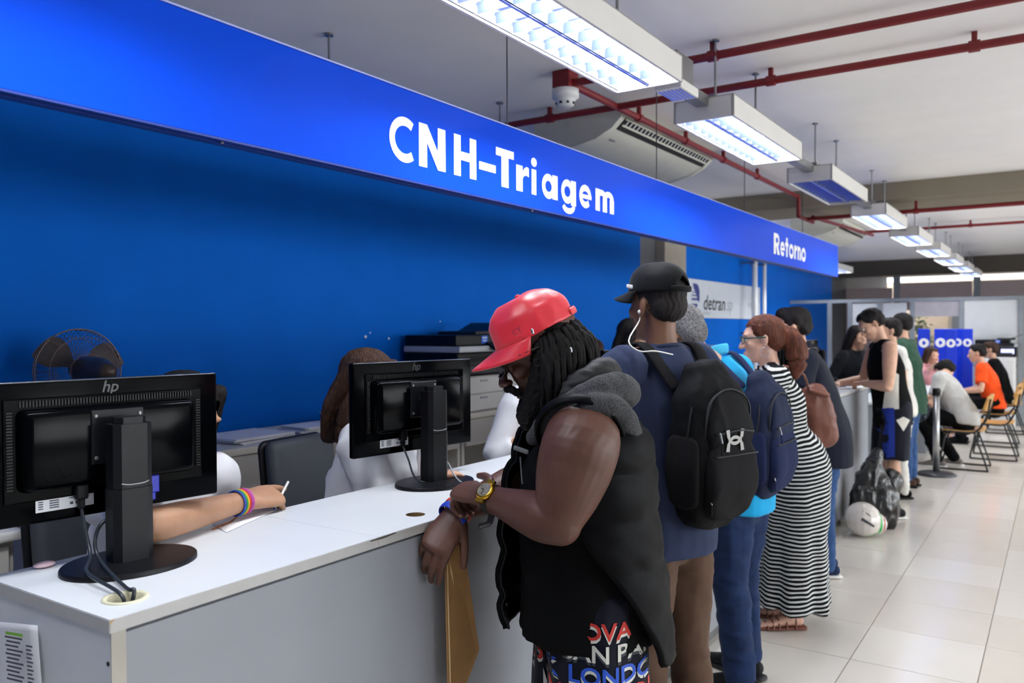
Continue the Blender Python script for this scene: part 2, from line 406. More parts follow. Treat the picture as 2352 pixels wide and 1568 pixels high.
ys = [2.56, 4.43, 6.44, 8.52, 10.55, 12.5, 14.4, 16.3, 18.2]
for i, y in enumerate(ys):
    lb = ['nearest louvered fluorescent ceiling light, cut by the top edge of the picture', 'second louvered ceiling light in the row, brightly lit beside the air conditioner', 'third louvered ceiling light in the row, unlit with bluish blades',
          'fourth louvered ceiling light, just past the brown beam', 'fifth louvered ceiling light in the receding row', 'sixth louvered ceiling light in the receding row', 'seventh louvered ceiling light in the receding row', 'eighth louvered ceiling light in the receding row', 'farthest louvered ceiling light of the long row'][i]
    if i == 0: t = fx0; t['label'] = lb; t['group'] = 'louvered ceiling lights in a row'; t.location = (FIXX, y, FZ)
    else:
        t = dup(fx0, (FIXX, y, FZ), 0, lb, 'louvered ceiling lights in a row')
fix_all = [o for o in COL.objects if o.name.startswith('ceiling_light')]
out_rows = []
fix_all.append(dup(fx0, (FIXX, .62, FZ), 0, 'louvered ceiling light in the row, just behind the nearest one in view', 'louvered ceiling lights in a row'))
bt0 = None     # unseen bare-tube battens, added to light the ceiling and the blue wall
for r, x in enumerate((1.35, 4.1, 6.9)):
    for k in range(4):
        lb = 'added unseen bare tube batten number %s of the %s row right of the picture' % (['one', 'two', 'three', 'four', 'five'][k], ['first', 'second', 'third'][r])
        if bt0 is None:
            bt0 = thing('added_batten_light', lb, 'ceiling light', (x, 1.9+k*4.3, 2.3), 0, 'unseen bare tube lights added right of the picture')
            mk('batten', rbox((-.03, -.6, 0), (.03, .6, .05), .005, 1), M_FIX, bt0)
            for s in (-1, 1):
                mk('fluorescent_tube', cyl((s*.06, -.58, .015), (s*.06, .58, .015), .014, 10), M_TUBE, bt0, True)
                mk('lamp_holder', box((s*.06-.02 if s < 0 else .03, -.6, 0), (s*.06+.02 if s > 0 else -.03, -.58, .03)), M_FIX, bt0)
            mk('hanger', joinS([cyl((0, -.4, .05), (0, -.4, .73), .005, 8), cyl((0, .4, .05), (0, .4, .73), .005, 8)]), M_STEEL, bt0)
        else: bq = dup(bt0, (x, 1.9+k*4.3, 2.3), 0, lb)
        la = bpy.data.lights.new('added_uplight', 'AREA'); la.shape = 'RECTANGLE'; la.size = .05; la.size_y = 1.1; la.energy = UPLIGHT_W; la.color = (1, .99, .98)  # unseen upward lamp on each batten, added only to brighten the ceiling
        o = bpy.data.objects.new('added_uplight', la); COL.objects.link(o); o.parent = bt0 if (r, k) == (0, 0) else bq; o.location = (0, 0, .054); o.rotation_euler = (PI, 0, 0)
for k, (x, y, lb) in enumerate([(-3.3, 13.2, 'dim louvered ceiling light just right of the blue sign end'), (-3.3, 15.4, 'faint louvered ceiling light over the far partition by the blue wall')]):
    t = dup(fx0, (x, y, FZ), 0, lb, 'louvered ceiling lights near the far wall'); out_rows.append(t)
for i, t in enumerate(fix_all):
    if i != 2: lamps(t, LAMP_W*.5)
    suspension(t, (-.45, .2) if i else (.33,), CEILZ-FZ-.108)
for t in out_rows: lamps(t, LAMP_W*.3)
ct = thing('cable_tray', 'grey metal cable channel linking the ceiling lights', 'cable channel', (FIXX, 0, FZ))
for a, b in zip(ys[:-1], ys[1:]):
    mk('channel', box((-.03, a+.63, .06), (.03, b-.63, .11)), M_STEEL, ct)
bl = thing('ballast_box', 'small grey lamp box hanging off the end of the nearest ceiling light', 'lamp box', (FIXX+.05, 3.24, FZ))
mk('box', rbox((-.05, 0, .0), (.07, .2, .04), .006), M_FIX, bl); mk('grille', joinS([box((-.04+.018*k, .02, -.002), (-.03+.018*k, .18, .001)) for k in range(6)]), M_BLADE, bl)
mk('bracket', box((0, -.02, .04), (.06, .16, .15)), M_STEEL, bl)

# ================================================================== red sprinkler pipes, detector
def pipe(label, pts, r=.02, rings=()):
    t = thing('red_pipe', label, 'pipe', pts[0])
    p0 = np.array(pts[0]); q = [np.array(p)-p0 for p in pts]
    for a, b in zip(q[:-1], q[1:]): mk('pipe', cyl(a, b, r, 12), M_RED, t, smooth=False)
    for c, ax in rings:
        c = np.array(c)-p0; ax = np.array(ax)
        mk('clamp', joinS([cyl(c-ax*.025, c+ax*.025, r*1.35, 12), box(c-.012, c+(.012, .012, CEILZ-c[2]-p0[2]-.001))]), M_RED, t)
ZP = CEILZ-.07
X_ = (1, 0, 0); Y_ = (0, 1, 0)
pipe('dark red ceiling pipe nearest the camera, running to the smoke detector', [(-2.27, 4.0, ZP), (8.5, 4.0, ZP)], .021, [((-1.45, 4.0, ZP), X_), ((-.05, 4.0, ZP), X_)])
pipe('dark red ceiling pipe crossing in front of the air conditioner', [(-3.5, 4.58, ZP), (8.5, 4.58, ZP)], .021, [((-2.75, 4.58, ZP), X_), ((-1.33, 4.58, ZP), X_), ((-.35, 4.58, ZP), X_)])
pipe('long dark red ceiling pipe running along the row of lights to the beam', [(-2.27, 4.0, ZP), (-2.27, 8.8, ZP), (-2.27, 8.8, 2.76), (-2.27, 9.4, 2.76)], .021, [((-2.27, y, ZP), Y_) for y in (4.9, 5.7, 6.5, 7.4)])
pipe('dark red pipe under the brown beam', [(-2.27, 9.1, 2.76), (8.5, 9.1, 2.76)], .021, [((-1.2, 9.1, 2.76), X_)])
pipe('thin dark red pipe far beyond the beam', [(-2.6, 12.6, ZP), (8.5, 12.6, ZP)], .02, [((-1.0, 12.6, ZP), X_)])
pipe('dark red pipe running back along the far lights', [(-2.2, 9.1, 2.78), (-2.2, 12.5, 2.9)], .02, [])
dt = thing('smoke_detector', 'white smoke detector on a red box under the ceiling', 'smoke detector', (-2.3, 4.0, CEILZ-.15))
mk('mount', rbox((-.055, -.055, .055), (.055, .055, .15), .006), M_RED, dt)
mk('body', disc_lathe([(.035, -.045), (.05, -.035), (.055, -.012), (.06, 0), (.075, .004), (.075, .05)], 24), M_WHITE, dt, smooth=True)
mk('vents', joinS([box((.048*math.cos(a)-.007, .048*math.sin(a)-.007, -.034), (.048*math.cos(a)+.007, .048*math.sin(a)+.007, -.022)) for a in np.linspace(0, 2*PI, 9)[:-1]]), M_DARK, dt)

# ================================================================== air conditioners
def make_ac(label, loc, L=1.75):
    t = thing('air_conditioner', label, 'air conditioner', loc)
    # profile in x (front +) / z (down from ceiling)
    pf = [(-.62, 0), (.0, 0), (.035, -.03), (.03, -.07), (-.04, -.135), (-.16, -.19), (-.32, -.222), (-.5, -.23), (-.62, -.22)]
    n = len(pf)
    def ext(y0, y1, sc=1.):
        V = [(x, y0, z) for x, z in pf]+[(x, y1, z) for x, z in pf]
        return (np.array(V), [tuple(range(n))[::-1], tuple(range(n, 2*n))]+[(i, (i+1) % n, n+(i+1) % n, n+i) for i in range(n)])
    auto_smooth(mk('body', ext(0, L), M_AC, t), 30)
    pf2 = [(x*1.012+.004, z*1.03) for x, z in pf]; pf_ = pf; pf = pf2
    auto_smooth(mk('end_cap', ext(-.02, .03), M_AC, t), 30); auto_smooth(mk('end_cap', ext(L-.03, L+.02), M_AC, t), 30); pf = pf_
    # outlet slot along the front lower curve
    d = nrm(A(-.07, 0, -.065)); nn = A(.68, 0, -.73)
    o0 = A(.033, .06, -.072)
    def sl(a, b, off, th, y0, y1):
        p = o0+d*a+nn*off; q = o0+d*b+nn*off
        V = [(p[0], y0, p[2]), (q[0], y0, q[2]), (q[0], y1, q[2]), (p[0], y1, p[2])]; V = np.array(V)
        V2 = V-nn*th; return (np.vstack([V, V2]), [(0, 1, 2, 3), (7, 6, 5, 4), (0, 4, 5, 1), (1, 5, 6, 2), (2, 6, 7, 3), (3, 7, 4, 0)])
    mk('outlet', sl(.0, .092, .004, .01, .05, L-.05), M_DARK, t)
    mk('frame_bar', sl(.0, .012, .008, .01, .05, L-.05), M_AC, t); mk('flap', sl(.045, .058, .012, .006, .06, L-.06), M_AC, t)
    v0 = None
    for k in range(26):
        y = .1+k*(L-.2)/25
        if v0 is None: v0 = mk('vane', sl(.014, .044, .0075, .004, -.006, .006), M_WHITE, t); v = v0
        else: v = v0.copy(); COL.objects.link(v); v.parent = t
        v.location = (0, y, 0)
    mk('badge', place((np.array([(0, 0, 0), (.08, 0, 0), (.08, .016, 0), (0, .016, 0)], float), [(0, 1, 2, 3)]), (-.13, .12, -.182), (0, 1, 0), (.9, 0, .42)), M_STEEL, t)
    return t
ac1 = make_ac('cream ceiling air conditioner above the CNH-Triagem sign', (-2.36, 4.78, CEILZ-.004), 1.62)
dup(ac1, (-2.36, 11.2, CEILZ-.004), 0, 'cream ceiling air conditioner far behind, past the end of the blue sign')

# ================================================================== hanging blue sign
SX = -1.9; SY0, SY1 = -.9, 8.91; SB, ST = 2.121, 2.436
sg = thing('hanging_sign', 'long glossy blue hanging sign reading CNH-Triagem and Retorno over the counter', 'sign', (SX, SY0, SB), world=True)
mk('sign_panel', rbox((SX-.05, SY0, SB), (SX, SY1, ST), .003, 1), M_SIGN, sg)
mk('bottom_rail', joinS([box((SX-.05, SY0, SB-.004), (SX-.033, SY1, SB+.002)), box((SX-.018, SY0, SB-.004), (SX-.0005, SY1, SB+.002)), box((SX-.12, SY0, SB+.01), (SX-.05, SY1, SB+.03))]), M_SIGND, sg)
mk('top_trim', box((SX-.052, SY0, ST), (SX+.002, SY1, ST+.005)), pm('sign_trim', 'a9b4e6', .3), sg)
for k, y in enumerate([1.45, 3.05, 4.55, 6.1]):
    mk('bolt', cyl((SX-.025, y, SB-.008), (SX-.025, y, SB), .006, 10), M_STEEL, sg)
def arc(cx, cy, rx, ry, a0, a1, n=20): return [(cx+rx*math.cos(math.radians(a)), cy+ry*math.sin(math.radians(a))) for a in np.linspace(a0, a1, n)]
def stroke(pts, w_, wv=None):
    P = np.array(pts, float); T = np.gradient(P, axis=0); T /= np.linalg.norm(T, axis=1)[:, None]
    N = np.column_stack([-T[:, 1], T[:, 0]])*w_/2
    V = np.vstack([P+N, P-N]); n = len(P); V = np.column_stack([V, np.zeros(2*n)])
    return (V, [(i, n+i, n+i+1, i+1) for i in range(n-1)])
def rect(x0, y0, x1, y1): return (np.array([(x0, y0, 0), (x1, y0, 0), (x1, y1, 0), (x0, y1, 0)], float), [(0, 1, 2, 3)])
def poly(*p): return (np.array([(x, y, 0) for x, y in p], float), [tuple(range(len(p)))])
def glyph(c):
    """bold geometric capitals and small letters, cap height 1, x-height .68, width 1"""
    s = .30; x = .70
    if c == 'C':
        a = arc(.62, .5, .47, .41, 52, 308, 28); return [stroke(a, .2)]
    if c == 'N': return [rect(0, 0, s, 1), rect(1-s, 0, 1, 1), poly((0, 1), (.3, 1), (1, 0), (.7, 0))]
    if c == 'H': return [rect(0, 0, s, 1), rect(1-s, 0, 1, 1), rect(s, .4, 1-s, .61)]
    if c == '-': return [rect(0, .3, 1, .5)]
    if c == 'T': return [rect(.3, 0, .7, 1), rect(0, .79, .3, 1), rect(.7, .79, 1, 1)]
    if c == 'r': return [rect(0, 0, .5, x), poly((.5, .36), (.62, .44), (.82, .47), (1, .44), (1, .68), (.84, .71), (.66, .66), (.5, .56))]
    if c == 'i': return [rect(.1, 0, .9, x), (np.array([(.5+.5*math.cos(t), .9+.125*math.sin(t), 0) for t in np.linspace(0, 2*PI, 20)[:-1]]), [tuple(range(19))])]
    if c in 'aod': pass
    if c == 'a': return [stroke(arc(.42, .34, .3, .26, 0, 360, 30), .2), rect(.66, 0, 1, x)]
    if c == 'o': return [stroke(arc(.5, .34, .37, .265, 0, 360, 30), .21)]
    if c == 'g': return [stroke(arc(.42, .34, .3, .26, 0, 360, 30), .2), rect(.66, -.05, 1, x), stroke(arc(.5, -.06, .35, .17, 190, 360, 18), .17)]
    if c == 'e': return [stroke(arc(.5, .34, .36, .26, 0, 318, 28), .2), rect(.2, .27, .98, .40)]
    if c == 'm': return [rect(0, 0, .23, x), rect(.385, 0, .615, .45), rect(.77, 0, 1, .45), stroke(arc(.31, .45, .19, .15, 0, 180, 12), .19), stroke(arc(.695, .45, .19, .15, 0, 180, 12), .19)]
    if c == 'n': return [rect(0, 0, .36, x), rect(.64, 0, 1, .42), stroke(arc(.5, .42, .32, .17, 0, 180, 14), .2)]
    if c == 'R': return [rect(0, 0, .36, 1), stroke([(.3, .9), (.55, .9)]+arc(.55, .68, .3, .22, 85, -85, 14)+[(.3, .46)], .2), poly((.36, .46), (.7, .46), (1, 0), (.62, 0))]
    if c == 't': return [rect(.3, 0, .75, .95), rect(0, .52, 1, .7)]
    return []
M_LET = pm('white_vinyl', 'f6f6f2', .5, var=.01)
for c, y0, y1 in [('C', 2.096, 2.235), ('N', 2.258, 2.41), ('H', 2.461, 2.603), ('-', 2.622, 2.736), ('T', 2.738, 2.868), ('r', 2.887, 2.985), ('i', 3.003, 3.05), ('a', 3.09, 3.228), ('g', 3.258, 3.398), ('e', 3.425, 3.555), ('m', 3.594, 3.793)]:
    G = layerS(glyph(c)); mk('letter', place(G, (SX+.0015, y0, 2.181), (0, y1-y0, 0), (0, 0, .155)), M_LET, sg)
for c, y0, y1 in [('R', 6.62, 6.785), ('e', 6.80, 6.935), ('t', 6.945, 7.045), ('o', 7.06, 7.21), ('r', 7.228, 7.318), ('n', 7.335, 7.45), ('o', 7.462, 7.61)]:
    G = layerS(glyph(c)); mk('letter', place(G, (SX+.0015, y0, 2.19), (0, y1-y0, 0), (0, 0, .168)), M_LET, sg)
for y in (2.86, 4.39, 5.97, 7.6):
    mk('hanging_wire', cyl((SX-.025, y, ST), (SX-.025, y, CEILZ), .003, 6), M_WIRE, sg)
for y in (2.84, 4.3, 6.9):
    r_ = thing('ceiling_rod', 'short steel rod hanging from the ceiling behind the sign, %s' % {2.84: 'above the blank left half', 4.3: 'beside the air conditioner', 6.9: 'beyond the air conditioner'}[y], 'rod', (-2.95, y, CEILZ-.45), group='rods behind the sign')
    mk('rod', cyl((0, 0, 0), (0, 0, .45), .006, 8), M_STEEL, r_); mk('plate', disc_lathe([(.022, .44), (.022, .45)], 12), M_STEEL, r_)
    mk('bracket', box((-.03, -.2, -.02), (.03, .2, .0)), M_STEEL, r_)

# ================================================================== wall sign with the agency logo
ws = thing('wall_sign', 'white wall sign with blue striped emblem and the words detran.sp', 'sign', (-4.18, 10.44, 1.74), world=True)
mk('board', rbox((-4.18, 10.44, 1.74), (-4.155, 13.7, 2.27), .004, 1), pm('sign_white', 'ccd2d8', .45, var=.02), ws)
M_NAVY = pm('logo_navy', '22307c', .5); M_TXT = pm('logo_dark', '2c2a2c', .5); M_TXG = pm('logo_grey', '9aa0a6', .5)
def ws_(sh, y, z, sx, sz, mat, nm): mk(nm, place(sh, (-4.1535, y, z), (0, sx, 0), (0, 0, sz)), mat, ws)
em = [stroke([(.12, 0)]+[(0, 0), (.35, 0)], .0001)]
ws_(layerS([poly((.15, 1), (.6, 1), (.85, .93), (1, .7), (1, .35), (.9, .22), (.75, .3), (.62, .5), (.4, .7), (.25, .82)), rect(.05, .62, .5, .655), rect(.02, .48, .6, .53), rect(0, .30, .72, .39), poly((0, 0), (.62, 0), (.72, .06), (.74, .16), (0, .16))]), 10.63, 1.88, .3, .33, M_NAVY, 'emblem')
tx = text_shell('detran', .3, .18, bold=.004); tw = tx[0][:, 0].max()
ws_(tx, 11.06, 1.86, .92/tw*1.0, .98, M_TXT, 'lettering')
tx = text_shell('.sp', .3, .18); ws_(tx, 12.0, 1.86, .9, .98, M_TXG, 'lettering')
tx = text_shell('GOVERNO', .06); ws_(tx, 11.06, 1.79, 1.0, .9, M_TXG, 'lettering')
ws_(layerS([poly((0, .5), (.1, 1), (.18, .2)), rect(.3, .2, 1.0, .32), rect(.3, .42, .9, .5), rect(.35, .6, .5, .8), rect(.6, .6, .75, .8)]), 13.05, 1.9, .42, .13, M_TXG, 'lettering')
mk('cable_loop', tube([(-4.12, 10.3, 1.74), (-4.1, 10.55, 1.78), (-4.1, 10.68, 1.68), (-4.12, 10.6, 1.56), (-4.12, 10.35, 1.58)], [.011], seg=8), M_BLK, ws)
for y, r_, lb in ((12.75, .042, 'thick white vertical conduit pipe beside the wall sign'), (13.25, .03, 'thin white vertical conduit pipe right of the thick one')):
    pc = thing('conduit_pipe', lb, 'pipe', (-3.95, y, 0)); mk('pipe', cyl((0, 0, 0), (0, 0, CEILZ), r_, 12), M_WHITE, pc, True)
    for z in (.5, 1.5, 2.6): mk('clamp', joinS([cyl((0, 0, z), (0, 0, z+.03), r_*1.15, 12), box((-.22, -.01, z), (0, .01, z+.03))]), M_STEEL, pc)

# ================================================================== service counter
CX0, CX1 = -1.92, -1.446; CT = 1.07; TH = .026
sc_ = thing('service_counter', 'long white laminate service counter with light grey front panels', 'counter', (CX1, .836, 0), world=True)
def top_with_hole(y0, y1, hole=None, r=.03):
    """worktop slab with a real round cable hole"""
    n = 32
    if hole is None:
        return rbox((CX0, y0, CT-TH), (CX1, y1, CT), .0022, 2)
    hx, hy = hole; s = .09
    out = [(CX0, y0), (CX1, y0), (CX1, y1), (CX0, y1)]
    V = []; F = []
    ring = [(hx+r*math.cos(2*PI*k/n), hy+r*math.sin(2*PI*k/n)) for k in range(n)]
    sq = []
    for k in range(n):
        c, s_ = math.cos(2*PI*k/n), math.sin(2*PI*k/n); q = max(abs(c), abs(s_)); sq.append((hx+s*c/q*.8, hy+s*s_/q*.8))
    for z in (CT, CT-TH):
        b = len(V); V += [(x, y, z) for x, y in ring]+[(x, y, z) for x, y in sq]
        for k in range(n):
            k2 = (k+1) % n; q = (b+k, b+n+k, b+n+k2, b+k2); F.append(q if z == CT else q[::-1])
    for k in range(n): k2 = (k+1) % n; F.append((k, k2, 2*n+k2, 2*n+k))
    a = .8*s; X0, X1, Y0, Y1 = hx-a, hx+a, hy-a, hy+a
    sh = [(np.array(V), F)]
    for (xa, ya, xb, yb) in [(CX0, y0, X0, y1), (X1, y0, CX1, y1), (X0, y0, X1, Y0), (X0, Y1, X1, y1)]:
        sh.append(box((xa, ya, CT-TH), (xb, yb, CT)))
    return joinS(sh)
SEG = [(.836, 1.55, (-1.537, .922)), (1.55, 3.05, (-1.532, 1.797)), (3.05, 4.55, None), (4.55, 6.05, None), (6.05, 8.05, None)]
for y0, y1, h in SEG:
    wt = mk('worktop', top_with_hole(y0+.0006, y1-.0006, h, .036 if y0 < 1 else .028), M_LAM, sc_)
    mk('edge_band', joinS([box((CX1, y0+.001, CT-TH+.0006), (CX1+.0012, y1-.001, CT-.0015))]+([box((CX0, y0-.0012, CT-TH+.0006), (CX1+.0012, y0, CT-.0015))] if y0 < 1 else [])), M_EDGE, wt)
    mk('shadow_gap', box((CX1-.03, max(y0, .87), CT-TH-.0085), (CX1-.014, y1, CT-TH)), M_DARK if False else pm('gap_grey', '6c6d70', .7), sc_)
    mk('plinth', box((CX1-.05, y0+.02, 0), (CX1-.035, y1, .07)), pm('plinth_grey', '6e6f70', .6), sc_)
for y0, y1 in ((.864, 3.05), (3.05, 5.6), (5.6, 8.05)): mk('front_panel', rbox((CX1-.024, y0+.0005, .07), (CX1-.006, y1-.0005, CT-TH-.008), .0012, 1), M_LAMS, sc_)
ep = mk('end_panel', rbox((CX0+.01, .84, 0), (CX1-.0035, .866, CT-TH), .0015, 1), M_LAM, sc_)
mk('corner_strip', box((CX1-.0035, .84, 0), (CX1-.0015, .869, CT-TH)), pm('edge_cream', 'aeaaa0', .5), sc_)
mk('screw_hole', cyl((CX1-.012, .8385, .985), (CX1-.012, .842, .985), .0042, 14), M_DARK, ep)
mk('back_rail', box((CX0+.01, .87, .55), (CX0+.03, 8.04, CT-TH)), M_LAMS, sc_)
mk('end_panel', rbox((CX0+.01, 8.02, 0), (CX1-.004, 8.045, CT-TH), .0015, 1), M_LAMS, sc_)
# chips in the edge and dark mark
mk('edge_chip', joinS([poly((0, 0), (.09, .0015), (.10, -.002), (.05, -.004), (.0, -.003))]) if False else place(poly((0, 0), (.09, .0018), (.1, -.001), (.05, -.0045), (0, -.003)), (CX1+.0014, 1.52, CT-.003), (0, 1, 0), (0, 0, 1)), pm('chip', '4f4c48', .8), sc_)
mk('edge_chip', place(poly((0, 0), (.012, .0), (.006, -.004), (0, -.009)), (CX1+.0016, .8358, CT-.001), (0, 1, 0), (0, 0, 1)), pm('chip_tan', 'b59c74', .8), sc_)
gm = mk('cable_grommet', disc_lathe([(.036, -.03), (.036, .0), (.0365, .0025), (.044, .003), (.046, .0), (.046, -.002)], 32, t=(-1.537, .922, CT)), M_CREAM, sc_, True)
gm.data.materials.clear(); gm.data.materials.append(M_CREAM)
bpy.data.objects.remove(gm)
def ringlathe(prof, seg=32, t=(0, 0, 0)):
    V = []; F = []; n = len(prof)
    for r, z in prof:
        for k in range(seg): a = 2*PI*k/seg; V.append((r*math.cos(a), r*math.sin(a), z))
    for i in range(n):
        j = (i+1) % n
        for k in range(seg): k2 = (k+1) % seg; F.append((i*seg+k, i*seg+k2, j*seg+k2, j*seg+k))
    return xf((np.array(V), F), None, t)
mk('cable_grommet', ringlathe([(.033, -.05), (.036, -.05), (.036, .0), (.044, .0), (.0435, .0028), (.037, .0035), (.0335, .001)], 36, (-1.537, .922, CT)), M_CREAM, sc_, True, label='cream plastic cable grommet ring')
mk('hole_lining', ringlathe([(.0275, -.026), (.0285, -.026), (.0285, -.0005), (.0275, -.0005)], 30, (-1.532, 1.797, CT)), pm('chipboard', '8a6f4a', .9, var=.25, scale=300), sc_, False, label='raw chipboard cable hole')
mk('cable_box', box((-1.6, .86, .72), (-1.48, 1.0, .73)), M_DARK, sc_)
mk('cable_shelf', box((CX0+.05, .87, .70), (CX1-.06, 8.0, .72)), pm('shelf_brown', '6a5a45', .8), sc_)
# ================================================================== monitors on the counter
def wire(name, pts, r, mat, parent, seg=8): return mk(name, tube(pts, [r], seg=seg, sub=6), mat, parent, True)
def make_monitor(label, loc, rz):
    t = thing('computer_monitor', label, 'monitor', loc, rz, 'black monitors on the counter')
    W, z0, z1 = .545, .108, .42
    px0, px1 = -.118, -.092
    pan = auto_smooth(mk('panel', rbox((px0, -W/2, z0), (px1, W/2, z1), .006, 3), M_GLOSS, t))
    mk('top_lip', tube([(px1-.004, -W/2+.006, z1-.003), (px1-.004, W/2-.006, z1-.003)], [.003], seg=8, sub=1), pm('lip_grey', '3d4148', .2, coat=.5), pan, True)
    mk('screen', box((px0-.001, -W/2+.02, z0+.02), (px0, W/2-.02, z1-.02)), pm('screen_dark', '1c2536', .2), pan)
    # raised back housing with sloping shoulders and a notch for the plugs
    bz0, bz1, by = .178, .362, .205
    bm = (box((px1-.001, -by, bz0), (px1+.034, by, bz1)))
    hs = auto_smooth(mk('back_housing', rbox((px1-.002, -by, bz0), (px1+.036, by, bz1), .014, 3, taper=(0, .93)), M_GLOSS, t))
    mk('housing_skirt', rbox((px1-.002, -by-.022, bz0-.02), (px1+.004, by+.022, bz1+.022), .004, 2), M_GLOSS, hs)
    vt = [box((px1+.003, -by+.01+k*.0066, bz1+.003), (px1+.007, -by+.0132+k*.0066, bz1+.016)) for k in range(60)]
    for s in (-1, 1):
        vt += [box((px1+.003, s*(by+.010)-.006, bz0+.01+k*.0066), (px1+.007, s*(by+.010)+.006, bz0+.0132+k*.0066)) for k in range(26)]
    mk('vent_ribs', joinS(vt), pm('vent_grey', '0b0c10', .35, spec=.2), hs)
    mk('vesa_plate', rbox((px1+.03, -.06, bz0+.05), (px1+.040, .06, bz1-.012), .002, 1), M_BLK, hs)
    for y, z in ((-.05, bz1-.025), (.05, bz1-.025), (-.05, bz0+.065), (.05, bz0+.065)):
        mk('screw', disc_lathe([(.0045, 0), (.0045, .002), (.002, .003)], 10, rotm((0, 1, 0), PI/2), (px1+.040, y, z)), M_STEEL, hs)
    # pillar: octagonal column with a hexagonal cap
    oc = [(.027, -.030), (.027, .030), (.016, .045), (-.022, .045), (-.03, .034), (-.03, -.034), (-.022, -.045), (.016, -.045)]
    auto_smooth(mk('pillar', prism(oc, .165, None, (0, 0, .012)), M_BLK, t), 20)
    up = [(x*.96, y*.97) for x, y in oc]
    auto_smooth(mk('pillar_upper', prism(up, .143, None, (0, 0, .178)), M_BLK, t), 20)
    mk('cap', prism([(.02, -.022), (.02, .022), (.004, .036), (-.018, .03), (-.018, -.03), (.004, -.036)], .016, None, (0, 0, .320)), M_BLK, t)
    mk('clip', tube([(.0275, -.030, .19), (.029, -.015, .187), (.029, .015, .187), (.0275, .030, .19)], [.0018], seg=6), M_STEEL, t, True)
    mk('arm', box((-.095, -.03, .25), (-.02, .03, .29)), M_BLK, t)
    seg = 40
    def disc(rx, ry, z0_, z1_, ins):
        V = []; 
        for (k, z) in ((1, z0_), (1, z1_-ins), (.985, z1_)):
            V += [(rx*k*math.cos(2*PI*i/seg), ry*k*math.sin(2*PI*i/seg), z) for i in range(seg)]
        V += [(0, 0, z1_+.004)]; F = [tuple(range(seg))[::-1]]
        for a in range(2): F += [(a*seg+i, a*seg+(i+1) % seg, (a+1)*seg+(i+1) % seg, (a+1)*seg+i) for i in range(seg)]
        F += [(2*seg+i, 2*seg+(i+1) % seg, 3*seg) for i in range(seg)]
        return (np.array(V, float), F)
    auto_smooth(mk('base', disc(.118, .148, 0, .012, .003), M_BLK, t), 50)
    # rating label with print, plugs
    lb = mk('rating_label', box((px1, -.163, .132), (px1+.0008, -.04, .186)), M_PAPER, t)
    pr_ = [rect(0, .045-.006*k, .05-.008*(k % 3), .0475-.006*k) for k in range(4)]+[rect(.02+.003*k, .026, .0215+.003*k, .031) for k in range(11)]+[rect(.002, .004+.005*k, .012, .0065+.005*k) for k in range(4)]+[rect(.025, .004+.005*k, .045, .0065+.005*k) for k in range(4)]+[rect(.068+.012*k, .006, .075+.012*k, .012) for k in range(3)]+[rect(.066, .02+.006*k, .11, .022+.006*k) for k in range(4)]
    mk('label_print', place(layerS(pr_, 0), (px1+.0012, -.160, .134), (0, 1, 0), (0, 0, 1)), M_INK, lb)
    mk('power_plug', joinS([rbox((px1+.001, -.085, .15), (px1+.02, -.058, .192), .004, 2), rbox((px1+.003, -.079, .128), (px1+.017, -.064, .152), .004, 2)]), M_BLK, t)
    mk('video_plug', joinS([rbox((px1+.003, .075, .14), (px1+.02, .107, .182), .003, 2), rbox((px1+.006, .083, .122), (px1+.017, .099, .142), .003, 2)]), pm('plug_blue', '1d2fc0', .4), t, label='blue video plug')
    tx = text_shell('hp', .038, .25, bold=.0005); wv = tx[0][:, 0].max()
    mk('logo', place(tx, (px1+.0006, -wv/2, .388), (0, 1, 0), (0, 0, 1)), pm('logo_silver', '14161b', .35), t)
    return t
m1 = make_monitor('large black monitor seen from behind at the near left end of the counter', (-1.748, 1.062, CT), math.radians(-6))
m2 = make_monitor('black monitor seen from behind, beside the man in the red cap', (-1.775, 2.185, CT), math.radians(-8))
def loc_(t, p):
    c, s = math.cos(t.rotation_euler.z), math.sin(t.rotation_euler.z); q = np.array(p)-np.array(t.location); return (c*q[0]+s*q[1], -s*q[0]+c*q[1], q[2])
M_CBL = pm('cable_grey', '2a3038', .4)
gp = A(-1.537, .922, 1.02)
wire('power_cable', [(-.082, -.0715, .13), (-.07, -.07, .09), (-.03, -.075, .03), (.06, -.12, .02), loc_(m1, gp+(-.012, -.004, .058)), loc_(m1, gp+(-.004, .0, .02)), loc_(m1, gp+(0, 0, -.06))], .0042, M_CBL, m1)
wire('video_cable', [(-.082, .091, .124), (-.075, .07, .095), (-.05, -.03, .10), (-.045, -.058, .06), (.0, -.065, .02), loc_(m1, gp+(-.03, .02, .06)), loc_(m1, gp+(.004, .016, .062)), loc_(m1, gp+(.004, .008, .02)), loc_(m1, gp+(.003, .004, -.06))], .0042, M_CBL, m1)
wire('power_cable', [(-.082, -.0715, .13), (-.06, -.068, .09), (-.02, -.06, .02), (.06, .0, .008), (.1, .06, .006), (.17, .14, .006)], .0036, M_CBL, m2)
wire('video_cable', [(-.08, .091, .124), (-.06, .085, .09), (-.005, .07, .06), (.05, .045, .03), (.09, .04, .01), (.12, .05, .005)], .003, pm('cable_silver', '9aa0a8', .4), m2)
dup(m1, (-1.77, 5.0, CT), math.radians(-4), 'black monitor on the counter behind the man in the turquoise polo')
dup(m2, (-1.74, 7.55, CT), math.radians(2), 'black monitor farther along the counter, beside the man in the dark polo')
dup(m2, (-1.74, 7.0, CT-.03+.03), math.radians(-12), 'black monitor just left of the farthest counter monitor')
dup(m2, (-1.79, 3.95, CT), math.radians(-4), 'black monitor on the counter behind the dreadlocked man, mostly hidden')
kk = thing('pink_pad', 'small pink oval pad at the back corner of the counter', 'pad', (-1.893, .945, CT))
